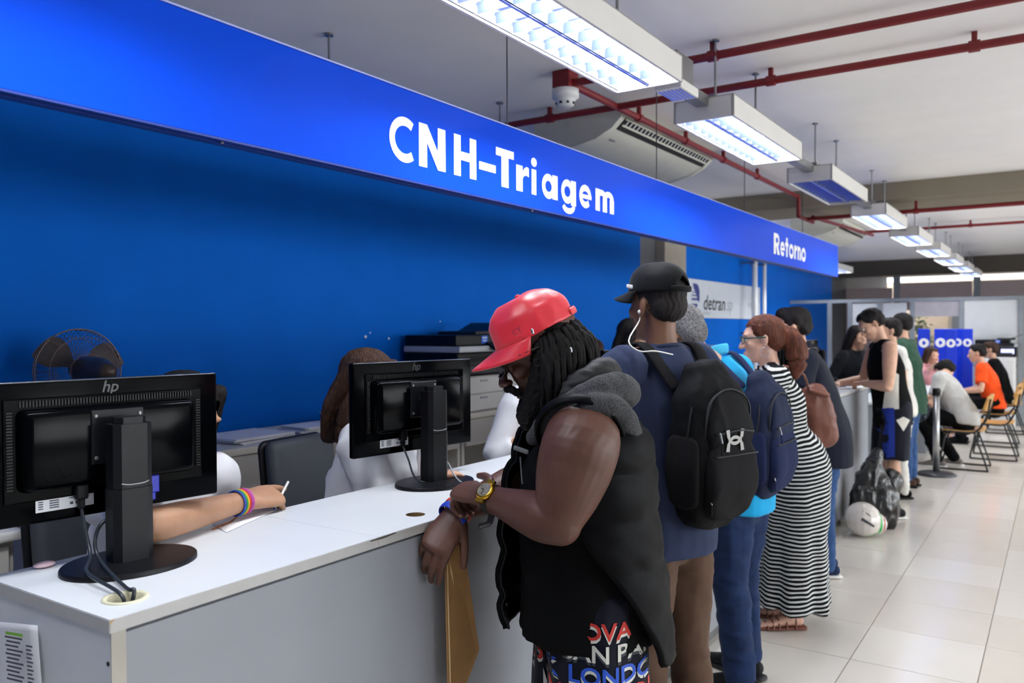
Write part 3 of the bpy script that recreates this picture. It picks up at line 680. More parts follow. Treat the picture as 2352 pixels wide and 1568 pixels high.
mk('pad', ell((0, 0, .006), (.018, .024, .006)), pm('pink_foam', 'e9c9d4', .7), kk, True)

# ---- sheet of paper taped to the counter end
def sheet(name, label, cat, corners, bulge=0., nu=10, nv=10, group=None, mat=None, nrmv=None):
    c = [np.array(p, float) for p in corners]; V = []; F = []
    nv_ = nrm(np.cross(c[1]-c[0], c[3]-c[0])) if nrmv is None else np.array(nrmv)
    for j in range(nv+1):
        for i in range(nu+1):
            u, v = i/nu, j/nv
            p = (c[0]*(1-u)+c[1]*u)*(1-v)+(c[3]*(1-u)+c[2]*u)*v
            V.append(p+nv_*bulge*math.sin(PI*u)*(.4+.6*v))
    for j in range(nv):
        for i in range(nu): a = j*(nu+1)+i; F.append((a, a+1, a+nu+2, a+nu+1))
    t = thing(name, label, cat, c[0], group=group, world=True)
    o = mk('sheet', (np.array(V), F), mat or M_PAPER, t, True)
    md = o.modifiers.new('thickness', 'SOLIDIFY'); md.thickness = .0006
    return t
tp = sheet('paper_notice', 'printed list taped to the end of the counter, curling off', 'paper', [onY(-120, 1420, .835), onY(86, 1436, .832), onY(97, 1585, .826), onY(-110, 1590, .826)], .012)
c0, c1, c3 = onY(-10, 1436, .83), onY(84, 1452, .828), onY(-4, 1560, .822)
u_ = c1-c0; v_ = c3-c0; nn_ = nrm(np.cross(v_, u_)); c0 = c0+(0, -.012, 0)
ink = []
for k in range(11):
    ink.append(rect(.38+.03*(k % 2), .1+.075*k, .38+.42-.05*((k*7) % 3), .135+.075*k)); ink.append(rect(.0, .1+.075*k, .12, .135+.075*k)); ink.append(rect(.88, .2+.07*k, 1.03-.03*(k % 2), .232+.07*k))
ik = mk('printed_lines', place(layerS(ink, 0), c0, u_, v_), M_INK, tp); ik['kind'] = 'stuff'
mk('highlight', place(rect(.4, .02, .82, .075), c0, u_, v_), pm('highlighter_green', '79b73a', .7), tp, label='green highlighted heading')
# ---- form under the clerk's hand, pen
sheet('paper_form', 'white form lying on the counter under the clerk\'s writing hand', 'paper', [onZ(478, 1198, CT+.002), onZ(520, 1222, CT+.002), onZ(640, 1168, CT+.002), onZ(575, 1150, CT+.002)], .0, 4, 4)
sheet('paper_form', 'sheet of paper on the counter under the hands of the tank-top man', 'paper', [onZ(1940, 893, CT+.002), onZ(1960, 898, CT+.002), onZ(1995, 884, CT+.002), onZ(1975, 880, CT+.002)], 0, 2, 2)

# ================================================================== desks along the blue wall
DZ = 1.05; DX = -3.17
M_DESK = pm('desk_laminate', 'c9c7c2', .5, var=.02); M_DTOP = pm('desk_top', 'e2dfd4', .4, var=.02)
def make_desk(label, y0, y1, dr=1):
    t = thing('office_desk', label, 'desk', (DX, y0, .27), world=True, group='desks along the blue wall')
    mk('desk_top', rbox((-3.74, y0+.002, DZ-.035), (DX, y1-.002, DZ), .008, 3), M_DTOP, t)
    for y in (y0+.005, y1-.03): mk('side_panel', box((-3.7, y, .27), (DX-.03, y+.025, DZ-.035)), M_DESK, t)
    mk('back_panel', box((-3.72, y0+.03, .45), (-3.70, y1-.03, DZ-.035)), M_DESK, t)
    n = 2; L = (y1-y0-.06)/n
    for k in range(n):
        a = y0+.03+k*L
        d = mk('drawer', rbox((DX-.45, a+.006, DZ-.21), (DX-.012, a+L-.006, DZ-.04), .004, 1), M_DESK, t)
        mk('handle', tube([(DX-.012, a+L*.55, DZ-.115), (DX+.012, a+L*.57, DZ-.118), (DX+.014, a+L*.68, DZ-.118), (DX-.012, a+L*.70, DZ-.115)], [.007], seg=8), M_DTOP, d, True)
        mk('keyhole', cyl((DX-.012, a+L*.62, DZ-.075), (DX-.008, a+L*.62, DZ-.075), .008, 12), M_STEEL, d)
    return t
make_desk('cream office desk behind the near left monitor', 1.62, 2.92)
make_desk('cream office desk with papers behind the clerk in the white shirt', 2.93, 4.2)
make_desk('cream office desk under the printer', 4.21, 5.6)
lc = thing('low_cabinet', 'low white cabinet at the far left edge behind the counter', 'cabinet', (-2.62, .45, .27), world=True)
mk('body', rbox((-3.2, .42, .27), (-2.62, 1.22, .975), .004, 1), M_DESK, lc); mk('cabinet_top', rbox((-3.22, .4, .975), (-2.58, 1.24, 1.005), .01, 3), M_WHITE, lc)
mk('door', rbox((-2.62, .44, .3), (-2.605, .82, .96), .003, 1), M_DESK, lc); mk('door', rbox((-2.62, .83, .3), (-2.605, 1.2, .96), .003, 1), M_DESK, lc)
# piles of paper on the middle desk
rng = np.random.RandomState(5)
M_FILE = pm('file_blue', '2b6fb4', .6)
def pile(label, x, y, wx, wy, n, band=None, rz=0.):
    t = thing('paper_stack', label, 'paper stack', (x, y, DZ), rz, 'paper stacks on the desks')
    z = 0
    for k in range(n):
        h = .004+.003*rng.rand(); a = rng.uniform(-.12, .12)
        mk('sheet_bundle', xf(box((-wx/2, -wy/2, z), (wx/2, wy/2, z+h)), rotm((0, 0, 1), a), (rng.uniform(-.01, .01), rng.uniform(-.01, .01), 0)), M_PAPER, t); z += h+.0003
    if band: mk('blue_band', box((wx/2-.06, wy/2-.09, -.0+.001), (wx/2+.012, wy/2-.03, z+.002)), M_FILE, t, label='blue paper band')
    return t
pile('loose sheets of paper at the left end of the cream desk', -3.42, 2.70, .3, .38, 5, rz=.1)
pile('flat paper stack in the middle of the cream desk', -3.36, 3.09, .22, .26, 7, rz=-.1)
pile('thick paper stack with blue bands near the seated clerk', -3.36, 3.40, .24, .26, 14, True, .1)
pile('paper stack with raised back edge against the blue wall', -3.55, 3.67, .2, .2, 10, rz=.05)
pile('low paper stack behind the clerk\'s shoulder', -3.36, 3.95, .28, .26, 6, rz=-.1)
# ---- drawer chest and printer
cb = thing('drawer_chest', 'small white chest of drawers standing on the desk', 'drawer chest', (-3.2, 4.35, DZ), world=True)
mk('body', rbox((-3.7, 4.25, DZ), (-3.235, 5.2, DZ+.235), .004, 1), M_DESK, cb)
for k in range(2):
    for j in range(2):
        d = mk('drawer', rbox((-3.235, 4.26+j*.47, DZ+.008+k*.113), (-3.22, 4.72+j*.47, DZ+.113+k*.113), .003, 1), M_WHITE, cb)
        mk('pull', box((-3.222, 4.45+j*.47, DZ+.085+k*.113), (-3.214, 4.53+j*.47, DZ+.097+k*.113)), M_STEEL, d)
def make_mfp(label, loc, rz=0.):
    t = thing('printer', label, 'printer', loc, rz)    # front faces +x
    mk('body', rbox((-.24, -.29, 0), (.22, .29, .16), .012, 2), M_BLK, t)
    mk('paper_tray', rbox((.2, -.24, .015), (.235, .24, .07), .006, 2), pm('tray_dark', '26272b', .5), t)
    mk('output_slot', box((.15, -.2, .095), (.223, .2, .135)), M_DARK, t)
    mk('white_band', rbox((-.24, -.295, .16), (.24, .29, .2), .008, 2), pm('band_white', 'b9bcc2', .45), t)
    mk('scanner_lid', rbox((-.24, -.28, .2), (.2, .2, .275), .01, 2), M_BLK, t)
    mk('document_feeder', rbox((-.2, .02, .27), (.14, .27, .30), .012, 2), pm('feeder', '1d1e22', .5), t)
    mk('feed_tray', xf(box((-.16, 0, 0), (.1, .18, .008)), rotm((1, 0, 0), .35), (0, .2, .29)), M_BLK, t)
    cp = mk('control_panel', xf(rbox((-.04, -.22, 0), (.05, .0, .02), .004, 1), rotm((0, 1, 0), .5), (.235, .26, .19)), M_BLK, t)
    mk('sticker', box((.2005, -.0, .215), (.202, .07, .268)), pm('sticker_blue', '1565d8', .5), t)
    st = mk('sticker_print', joinS([box((.2022, .01, .25), (.2026, .06, .258)), box((.2022, .015, .232), (.2026, .055, .238))]), M_PAPER, t)
    return t
make_mfp('black multifunction printer with a white band on the drawer chest', (-3.46, 4.52, DZ+.236))

for k, (px, py, r_) in enumerate(((840, 773, .012), (893, 777, .009), (1011, 738, .006), (850, 764, .006))):
    p = onX(px, py, -3.75); wm = mk('filler_patch', ell(p, (.0015, r_, r_*.8), nu=10, nv=6), M_WHITE, bpy.data.objects['wall_left'], True)
# ================================================================== desk fan on the desk by the blue wall
def make_fan(label, c, ax):
    t = thing('desk_fan', label, 'fan', (c[0], c[1], DZ), world=True)
    F_ = frame(ax); c = np.array(c)
    M_CH = pm('fan_wire', '7a6a68', .35, .7); M_BR = pm('fan_brown', '4a3f3a', .35, .4)
    sh = []
    R0 = .175
    def P(r, a, d): return c+F_@A(r*math.cos(a), d, r*math.sin(a))
    cg = []
    for r, d, q in ((R0, 0, .0035), (R0*.98, .03, .002), (R0*.8, .075, .0016), (R0*.4, .1, .0016), (R0*.8, -.06, .0016), (R0*.4, -.09, .0016)):
        pts = [P(r, a, d) for a in np.linspace(0, 2*PI, 49)]; cg.append(tube(pts, [q], seg=5, sub=1, cap=None, side=F_[:, 1]))
    mk('cage_rings', joinS(cg), M_CH, t, True)
    cg = []
    for k in range(56):
        a = 2*PI*k/56
        cg.append(tube([P(.05, a, .105), P(R0*.5, a, .095), P(R0*.85, a, .065), P(R0, a, .0)], [.0011], seg=4, sub=2, cap=None))
        cg.append(tube([P(.05, a, -.095), P(R0*.5, a, -.085), P(R0*.85, a, -.05), P(R0, a, .0)], [.0011], seg=4, sub=2, cap=None))
    mk('cage_wires', joinS(cg), M_CH, t)
    mk('hub', xf(disc_lathe([(.02, -.02), (.035, 0), (.03, .04), (.01, .055)], 16), F_@rotm((1, 0, 0), -PI/2), c), M_BLK, t, True)
    for k in range(3):
        a0 = 2*PI*k/3+.4; V = []
        for i in range(7):
            r = .03+.155*i/6
            for j in range(5):
                a = a0+(j/4-.5)*(.55+.45*math.sin(PI*i/6)); V.append(P(r, a, .012+(j/4-.5)*.05))
        mk('blade', (np.array(V), [(i*5+j, i*5+j+1, i*5+j+6, i*5+j+5) for i in range(6) for j in range(4)]), pm('fan_blade', '5d5756', .3), t, True)
    mk('motor', tube([P(0, 0, -.06), P(0, 0, -.1), P(0, 0, -.2), P(0, 0, -.27)], [.06, .062, .058, .04], seg=18), M_BR, t, True)
    b = P(0, 0, -.17)
    mk('stem', tube([b, b-(0, 0, .12), (b[0], b[1], DZ+.02)], [.02, .018, .02]), M_BR, t, True)
    mk('base', disc_lathe([(.13, 0), (.13, .012), (.1, .028), (.03, .04)], 28, t=(b[0], b[1], DZ)), M_BR, t, True)
make_fan('brown metal desk fan with wire cage above the near left monitor', U(182, 850, 3.5), -.72*RT+.62*FW)

# ================================================================== chairs
def make_office_chair(label, loc, rz):
    t = thing('office_chair', label, 'office chair', loc, rz, 'black office chairs behind the counter')   # front = +x
    M_UP = pm('chair_fabric', '3a3e45', .7, bump=.1, bscale=300)
    Vs = []; 
    bk = rbox((-.035, -.205, -.215), (.035, .205, .215), .034, 4)
    V = bk[0].copy(); V[:, 0] -= (V[:, 1]/.225)**2*-.03; s = 1-.12*np.clip(V[:, 2]/.24, -1, 1)**4; V[:, 1] *= s
    mk('backrest', xf((V, bk[1]), rotm((0, 1, 0), -.1), (-.24, 0, .665)), M_UP, t, True)
    V2 = V.copy(); V2[:, 0] = V2[:, 0]*.5-.035; V2[:, 1:] *= 1.02
    mk('back_shell', xf((V2, bk[1]), rotm((0, 1, 0), -.1), (-.24, 0, .665)), M_BLK, t, True)
    st = rbox((-.23, -.24, -.035), (.23, .24, .035), .033, 4); mk('seat', xf(st, None, (0, 0, .44)), M_UP, t, True)
    mk('back_bar', tube([(-.1, 0, .40), (-.27, 0, .40), (-.3, 0, .5), (-.285, 0, .68)], [(.022, .008)], seg=8), M_BLK, t, True)
    mk('column', cyl((0, 0, .08), (0, 0, .41), .025, 14), M_BLK, t, True)
    for k in range(5):
        a = 2*PI*k/5; lg = mk('leg', tube([(0, 0, .1), (.15*math.cos(a), .15*math.sin(a), .09), (.28*math.cos(a), .28*math.sin(a), .065)], [.022, .018, .014], seg=8), M_BLK, t, True)
        mk('caster', ell((.28*math.cos(a), .28*math.sin(a), .027), (.026, .026, .027), nu=10, nv=8), M_BLK, lg, True)
    return t
make_office_chair('dark grey office chair beside the clerk in the white shirt', (-2.42, 2.41, .27), .15)
make_office_chair('dark office chair seen under the near left monitor', (-2.27, 1.42, .27), .1)
def make_wood_chair(label, loc, rz, group='wooden chairs with black tube frames'):
    t = thing('wooden_chair', label, 'chair', loc, rz, group)      # front = +x
    M_WD = pm('beech_ply', 'c2924e', .4, var=.12, scale=6, stretch=(1, 8, 1)); M_TB = pm('black_tube', '1a1a1c', .35, .4)
    V = []; n = 12
    def shell(f, nu, nv, th):
        V = [f(i/nu, j/nv) for j in range(nv+1) for i in range(nu+1)]; V = np.array(V, float); N = len(V)
        F = [(j*(nu+1)+i, j*(nu+1)+i+1, (j+1)*(nu+1)+i+1, (j+1)*(nu+1)+i) for j in range(nv) for i in range(nu)]
        return V, F
    sv, sf = shell(lambda u, v: ((u-.5)*.42, (v-.5)*.42*(1-.1*abs(2*u-1)**4), .45-.02*math.sin(PI*u)+.012*(2*v-1)**2-.03*max(0, u-.85)*4), 10, 8, 0)
    o = mk('seat', (sv, sf), M_WD, t, True); md = o.modifiers.new('ply', 'SOLIDIFY'); md.thickness = .014
    bv, bf = shell(lambda u, v: (-.24-.05*v+.045*(2*u-1)**2, (u-.5)*.43, .66+.19*v-.02*abs(2*u-1)**3*(2*v-1)), 10, 6, 0)
    o = mk('backrest', (bv, bf), M_WD, t, True); md = o.modifiers.new('ply', 'SOLIDIFY'); md.thickness = .014
    for s in (-1, 1):
        y = s*.22
        mk('side_frame', tube([(-.275, y*.98, .80), (-.235, y, .60), (-.13, y, .435), (.06, y, .425), (.16, y, .40), (.2, y*1.04, .2), (.235, y*1.06, .03), (.2, y*1.06, .012), (0, y*1.06, .011), (-.22, y*1.06, .012), (-.245, y*1.06, .04), (-.16, y*1.02, .3), (-.12, y, .42)], [.0105], seg=8, sub=5), M_TB, t, True)
    mk('crossbar', cyl((-.02, -.22, .42), (-.02, .22, .42), .009, 8), M_TB, t); mk('crossbar', cyl((.12, -.22, .41), (.12, .22, .41), .009, 8), M_TB, t)
    return t
wc = make_wood_chair('wooden chair under the seated man in grey', (-.90, 10.62, 0), PI)
dup(wc, (-.70, 12.87, 0), PI, 'wooden chair under the seated man in orange')
dup(wc, (-.68, 14.47, 0), PI, 'wooden chair farthest back, under the person in black')
dup(wc, (-.66, 11.6, 0), PI, 'empty wooden chair between the man in grey and the man in orange')
dup(wc, (-2.72, 3.45, .27), .3, 'wooden chair behind the counter beside the second monitor')

# ================================================================== far service desks, blue booths, printer
def make_low_desk(label, y0, y1):
    t = thing('service_desk', label, 'desk', (-1.6, y0, 0), world=True, group='low service desks past the counter')
    mk('desk_top', rbox((-2.05, y0, .72), (-1.35, y1, .75), .006, 2), M_LAM, t)
    mk('end_panel', rbox((-2.0, y0+.02, 0), (-1.4, y0+.045, .72), .003, 1), M_LAMS, t); mk('end_panel', rbox((-2.0, y1-.045, 0), (-1.4, y1-.02, .72), .003, 1), M_LAMS, t)
    mk('modesty_panel', box((-1.75, y0+.05, .15), (-1.73, y1-.05, .7)), M_LAMS, t)
make_low_desk('low white service desk in front of the seated man in grey', 10.0, 11.6)
make_low_desk('low white service desk in front of the man in orange', 11.7, 13.4)
M_BOOTH = pm('booth_blue', '0a37d0', .4, var=.03)
for k, (px, w_, y) in enumerate([(2122, .17, 14.3), (2160, .175, 14.7), (2184, .15, 14.2), (2199, .15, 15.2), (2222, .15, 14.9)]):
    p = onY(px, 755, y); lb = ['leftmost tall blue booth panel with a white round emblem', 'second tall blue booth panel with a white round emblem', 'third tall blue booth panel, middle of the row', 'fourth tall blue booth panel from the left', 'rightmost tall blue booth panel by the white partition'][k]
    t = thing('booth_panel', lb, 'display panel', (p[0], y, 0), math.radians(8), 'blue booth panels')
    h = p[2]
    mk('panel', rbox((-w_/2, -.03, .02), (w_/2, .03, h), .004, 1), M_BOOTH, t); mk('foot', rbox((-w_/2, -.1, 0), (w_/2, .1, .02), .004, 1), M_STEEL, t)
    em_ = mk('emblem', cyl((0, -.032, h-.22), (0, -.030, h-.22), w_*.42, 24), M_LET, t)
    mk('emblem_mark', place(layerS([rect(-.02, -.03, .005, .03), poly((.005, .03), (.03, 0), (.005, -.03))]), (0, -.0335, h-.22), (1, 0, 0), (0, 0, 1)), M_BOOTH, em_)
cbn = thing('white_cabinet', 'white cabinet against the far partition under the far printer', 'cabinet', (-.9, 15.3, 0), world=True)
mk('body', rbox((-1.12, 15.08, 0), (-.58, 15.5, 1.12), .005, 1), M_WHITE, cbn); mk('door', rbox((-1.1, 15.062, .05), (-.86, 15.08, 1.08), .003, 1), M_WHITE, cbn); mk('door', rbox((-.84, 15.062, .05), (-.6, 15.08, 1.08), .003, 1), M_WHITE, cbn)
far_mfp = make_mfp('black printer on the white cabinet far away at the right', (-.85, 15.33, 1.12), -PI/2)
mk('screen_glow', box((.2225, .08, .05), (.226, .26, .13)), pm('screen_lit', 'cfd4ff', .4, emit=1.0), far_mfp)

# ================================================================== stanchion, helmet, rubbish bag
sp_ = thing('barrier_post', 'silver queue barrier post with a dark round base', 'barrier post', onZ(2150, 1090, 0))
mk('post', cyl((0, 0, .03), (0, 0, .88), .033, 20), pm('brushed_steel', 'a5a6a8', .3, .85), sp_, True)
mk('base', disc_lathe([(.2, 0), (.2, .012), (.16, .03), (.05, .045)], 32), pm('post_base', '4b4d52', .35, .5), sp_, True)
hd_ = mk('belt_head', disc_lathe([(.04, .86), (.04, .93), (.036, .94)], 20), M_BLK, sp_, True)
mk('belt_slot', box((.036, -.02, .87), (.044, .02, .92)), M_STEEL, hd_)
# ================================================================== people: tools
def vnoise(P, seed=0):
    """vectorised value noise in -1..1"""
    P = np.asarray(P); I = np.floor(P).astype(np.int64); f = P-I; f = f*f*(3-2*f)
    def h(i, j, k):
        n = (i*374761393+j*668265263+k*2147483647+seed*1274126177) & 0xffffffff
        n = ((n ^ (n >> 13))*1274126177) & 0xffffffff; n = n ^ (n >> 16)
        return (n & 0xffff)/32767.5-1
    r = 0
    for a in (0, 1):
        for b in (0, 1):
            for c in (0, 1):
                wgt = (f[:, 0] if a else 1-f[:, 0])*(f[:, 1] if b else 1-f[:, 1])*(f[:, 2] if c else 1-f[:, 2])
                r = r+wgt*h(I[:, 0]+a, I[:, 1]+b, I[:, 2]+c)
    return r
def remesh(shells, voxel, iters=4, wr=(), fn=None, seed=1):
    """union of closed shells as one continuous skin; wr: (amplitude, (fx,fy,fz), ridged)"""
    V, F = joinS(shells); me = bpy.data.meshes.new('tmp'); me.from_pydata([tuple(p) for p in V], [], F); me.update()
    o = bpy.data.objects.new('tmp', me); COL.objects.link(o)
    md = o.modifiers.new('r', 'REMESH'); md.mode = 'VOXEL'; md.voxel_size = voxel; md.use_smooth_shade = True
    if iters: ms = o.modifiers.new('s', 'SMOOTH'); ms.factor = .5; ms.iterations = iters
    dg = bpy.context.evaluated_depsgraph_get(); m2_ = bpy.data.meshes.new_from_object(o.evaluated_get(dg))
    bpy.data.objects.remove(o); bpy.data.meshes.remove(me)
    n = len(m2_.vertices); V = np.zeros(n*3); m2_.vertices.foreach_get('co', V); V = V.reshape(-1, 3)
    N = np.zeros(n*3); m2_.vertices.foreach_get('normal', N); N = N.reshape(-1, 3)
    D = np.zeros(n)
    for k, w_ in enumerate(wr):
        amp, fr = w_[0], np.array(w_[1]); q = vnoise(V*fr, seed+k*7)
        if len(w_) > 2 and w_[2]: q = 1-2*np.abs(q)
        D += amp*q
    if fn is not None: D = D+fn(V, N)
    V = V+N*D[:, None]
    m2_.vertices.foreach_set('co', V.ravel()); m2_.update()
    return m2_
def mkmesh(name, me, mat, parent, label=None):
    n = len(me.vertices); V = np.zeros(n*3); me.vertices.foreach_get('co', V); V = V.reshape(-1, 3)
    anc = parent
    while anc.parent is not None: anc = anc.parent
    if 'base' in anc.keys(): V = V-np.array(anc.location); me.vertices.foreach_set('co', V.ravel())
    me.name = name; me.materials.clear(); me.materials.append(mat)
    me.polygons.foreach_set('use_smooth', [True]*len(me.polygons)); me.update()
    o = bpy.data.objects.new(name, me); COL.objects.link(o); o.parent = parent
    if label: o['label'] = label
    return o
def ik(S, W, a, b, hint):
    S = np.asarray(S, float); W = np.asarray(W, float); d = W-S; L = np.linalg.norm(d); L2 = min(L, (a+b)*.995); d = d/L
    if L > L2: W = S+d*L2
    x = (a*a-b*b+L2*L2)/(2*L2); h = math.sqrt(max(a*a-x*x, 1e-6)); hh = np.asarray(hint, float); hh = nrm(hh-(hh@d)*d)
    return S+d*x+hh*h, W
def pose(base, f, H=1.72, lean=0., side_lean=0., hp=0., hy=0., wl=None, wr_=None, hl=None, hr=None, seat=None, feet=.1, sw=.112, stepL=0., stepR=0., twist=0., knee=.42):
    """joints of a figure; f facing, lean forwards in degrees, hp/hy head pitch (down) and yaw (left)"""
    f = nrm((f[0], f[1], 0)); r = np.cross(f, UP); b = np.array([base[0], base[1], 0.]); z0 = base[2] if len(base) > 2 else 0.
    b[2] = z0; J = {'f': f, 'r': r, 'H': H}
    pz = .525*H if seat is None else seat+.105
    J['pelvis'] = b+UP*pz if seat is None else np.array([base[0], base[1], pz])
    a = math.radians(lean); u = UP*math.cos(a)+f*math.sin(a); sl = math.radians(side_lean); u = nrm(u+r*math.tan(sl))
    fw = nrm(np.cross(u, r)); fw = fw if fw@f > 0 else -fw
    tw = math.radians(twist); rr = r*math.cos(tw)-f*math.sin(tw)     # twist > 0 turns the chest left
    J['u'] = u; P0 = J['pelvis']
    J['waist'] = P0+u*.095*H; J['chest'] = P0+u*.20*H; J['sho'] = P0+u*.285*H; J['neck'] = P0+u*.315*H
    for s, k in ((-1, 'L'), (1, 'R')):
        J['sh'+k] = J['sho']+rr*s*sw*H
        hip = P0+r*s*.052*H-UP*.01; J['hip'+k] = hip
        st = stepL if k == 'L' else stepR
        if seat is None:
            an = b+r*s*feet*.5*H/1.0*.9+UP*.045*H+f*st; kn = lerp(hip, an, .5)+f*.02; J['kn'+k] = kn; J['an'+k] = an
        else:
            kn = hip+f*knee+r*s*.03+UP*.01; J['kn'+k] = kn; an = np.array([kn[0], kn[1], z0+.075])+f*(st-.02); J['an'+k] = an
        J['toe'+k] = nrm(f+r*s*.18)
        w_ = wl if k == 'L' else wr_; hint = hl if k == 'L' else hr
        if w_ is None: w_ = J['sh'+k]-UP*.31*H+r*s*.05+f*.04
        hint = (r*s*.45-f*.1-UP*.9) if hint is None else np.asarray(hint)
        e, w2 = ik(J['sh'+k], w_, .172*H, .15*H, hint); J['el'+k] = e; J['wr'+k] = w2
        J['hd'+k] = nrm(w2-e)
    y = math.radians(hy); hf = f*math.cos(y)-r*math.sin(y); p = math.radians(hp); hf2 = hf*math.cos(p)-UP*math.sin(p); hu = UP*math.cos(p)+hf*math.sin(p)
    J['hf'] = hf2; J['hu'] = hu; J['head'] = J['neck']+u*.055*H+hu*.038*H+hf*.012*H
    return J
def head_shells(J, s=1., fem=False):
    X = []
    m_ = .93 if fem else 1.
    X += [ell((0, -.018, .04), (.075, .098, .082)), ell((0, .028, .02), (.066, .068, .072)),
          tube([(0, .03, .01), (0, .036, -.045), (0, .046, -.09)], [(.063*m_, .061), (.055*m_, .053), (.034*m_, .038)], side=(1, 0, 0)),
          ell((0, .077, -.106), (.021, .016, .014)),
          tube([(0, .088, .024), (0, .103, -.006), (0, .116, -.030)], [.0075, .0095, .0125], side=(1, 0, 0), seg=10)]
    for q in (-1, 1):
        X += [ell((q*.0135, .104, -.034), (.0095, .012, .0085)), ell((q*.03, .084, .034), (.026, .012, .009)), ell((q*.042, .064, -.018), (.02, .022, .02)),
              ell((q*.078, -.010, -.004), (.008, .019, .032), rotm((0, 0, 1), q*.35)), ell((q*.074, .0, -.03), (.007, .009, .011))]
    X += [ell((0, .094, -.063), (.024, .0105, .0065)), ell((0, .092, -.075), (.021, .0105, .0075))]
    M = frame(J['hf'], J['hu']); return [xf(x, M*s, J['head']) for x in X]
def hp_(J, p, s=1.): return J['head']+frame(J['hf'], J['hu'])@(np.asarray(p, float)*s)
def hand_shells(w_, d, n, side, curl=(25, 25, 25, 30), spread=5., s=1., thumb=(.6, .75, .25), tcurl=20, fist=0):
    """palm, four jointed fingers of unequal length, thumb from the side of the palm; n = way the palm faces"""
    d = nrm(d); n = nrm(n-(np.dot(n, d))*d); l = np.cross(d, n)*(1 if side == 'R' else -1); w_ = np.asarray(w_)
    X = [tube([w_-d*.012*s, w_+d*.03*s, w_+d*.07*s, w_+d*.092*s], [(.026*s, .020*s), (.034*s, .017*s), (.041*s, .0145*s), (.039*s, .012*s)], side=l, seg=14)]
    LEN = [(.043, .026, .021), (.048, .030, .022), (.045, .028, .022), (.035, .021, .019)]; OFF = [.030, .0105, -.0095, -.029]
    tips = []
    for k in range(4):
        a = math.radians(spread*(1.5-k)*.8); dd = d*math.cos(a)+l*math.sin(a); p = w_+d*(.088-(.006 if k in (0, 3) else 0))*s+l*OFF[k]*s; pts = [p-dd*.015*s, p]
        c = math.radians(curl[k]); ang = 0
        for i, L in enumerate(LEN[k]):
            ang += c*(1., 1.15, .75)[i]; p = p+(dd*math.cos(ang)+n*math.sin(ang))*L*s; pts.append(p)
        r0 = (.0095, .0098, .0093, .0082)[k]*s
        X.append(tube(pts, [r0, r0*1.02, r0*.93, r0*.88, r0*.74], side=l, seg=10, sub=3)); tips.append((pts[-1], nrm(pts[-1]-pts[-2]), n))
    td = nrm(d*thumb[0]+l*thumb[1]+n*thumb[2]); p = w_+d*.022*s+l*.024*s; tc = math.radians(tcurl); ax = nrm(d*.7-l*.5+n*.3)
    pts = [p-td*.01, p+td*.04*s]; q = pts[-1]; t2 = nrm(td*math.cos(tc)+ax*math.sin(tc)); q2 = q+t2*.03*s; t3 = nrm(td*math.cos(tc*1.7)+ax*math.sin(tc*1.7)); q3 = q2+t3*.024*s
    X.append(tube([pts[0], pts[1], q2, q3], [.0145*s, .0115*s, .0105*s, .008*s], side=n, seg=10, sub=3)); tips.append((q3, t3, n))
    return X, tips
def arm_shells(J, k, r=(.05, .045, .038, .040, .025), side=None):
    S, E_, W = J['sh'+k], J['el'+k], J['wr'+k]
    return [tube([lerp(J['sho'], S, .7), S, lerp(S, E_, .45), lerp(S, E_, .92), E_, lerp(E_, W, .28), lerp(E_, W, .7), W], [r[0]*.9, r[0], r[1], r[2]*.97, r[2], r[3], r[4]*1.18, r[4]], seg=14)]
def body_mesh(J, cfg, voxel=.008):
    s = cfg.get('s', 1.); X = head_shells(J, cfg.get('hs', 1.), cfg.get('fem', False))
    nk = cfg.get('neck', .052); nb = J['neck']
    X.append(tube([hp_(J, (0, -.02, -.03)), lerp(hp_(J, (0, -.02, -.06)), nb, .5), nb-J['u']*.03], [nk, nk*.98, nk*1.2], seg=14))
    sd = J['r']
    X.append(tube([J['pelvis']-UP*.02, J['waist'], J['chest'], J['sho']-J['u']*.02], [(.14*s, .095*s), (.12*s, .085*s), (.14*s, .095*s), (.13*s, .075*s)], side=sd, seg=18))
    for k in 'LR':
        X += arm_shells(J, k, cfg.get('arm', (.045, .042, .036, .038, .025)))
        hc = cfg.get('hand'+k, {}); h = dict(d=J['hd'+k], n=-UP, curl=(30, 35, 40, 45)); h.update(hc)
        hs, tips = hand_shells(J['wr'+k], h['d'], np.asarray(h['n'], float), k, h['curl'], h.get('spread', 4), h.get('s', cfg.get('hsz', .95)), h.get('thumb', (.6, .75, .25)), h.get('tcurl', 20)); X += hs; J['tips'+k] = tips
        L = cfg.get('leg', (.075, .05, .052, .034))
        X.append(tube([J['hip'+k], lerp(J['hip'+k], J['kn'+k], .5), J['kn'+k], lerp(J['kn'+k], J['an'+k], .3), lerp(J['kn'+k], J['an'+k], .75), J['an'+k]], [L[0], L[0]*.85, L[1], L[2], L[3]*1.05, L[3]], seg=12))
        a = J['an'+k]; t = J['toe'+k]; fz = a[2]-.045
        X.append(tube([a-t*.045-UP*.03, a+t*.03-UP*.028, a+t*.11-UP*.045, a+t*.165-UP*.052], [(.028, .028), (.034, .03), (.038, .02), (.03, .013)], side=np.cross(t, UP), seg=10))
    return remesh(X, voxel, cfg.get('it', 4))
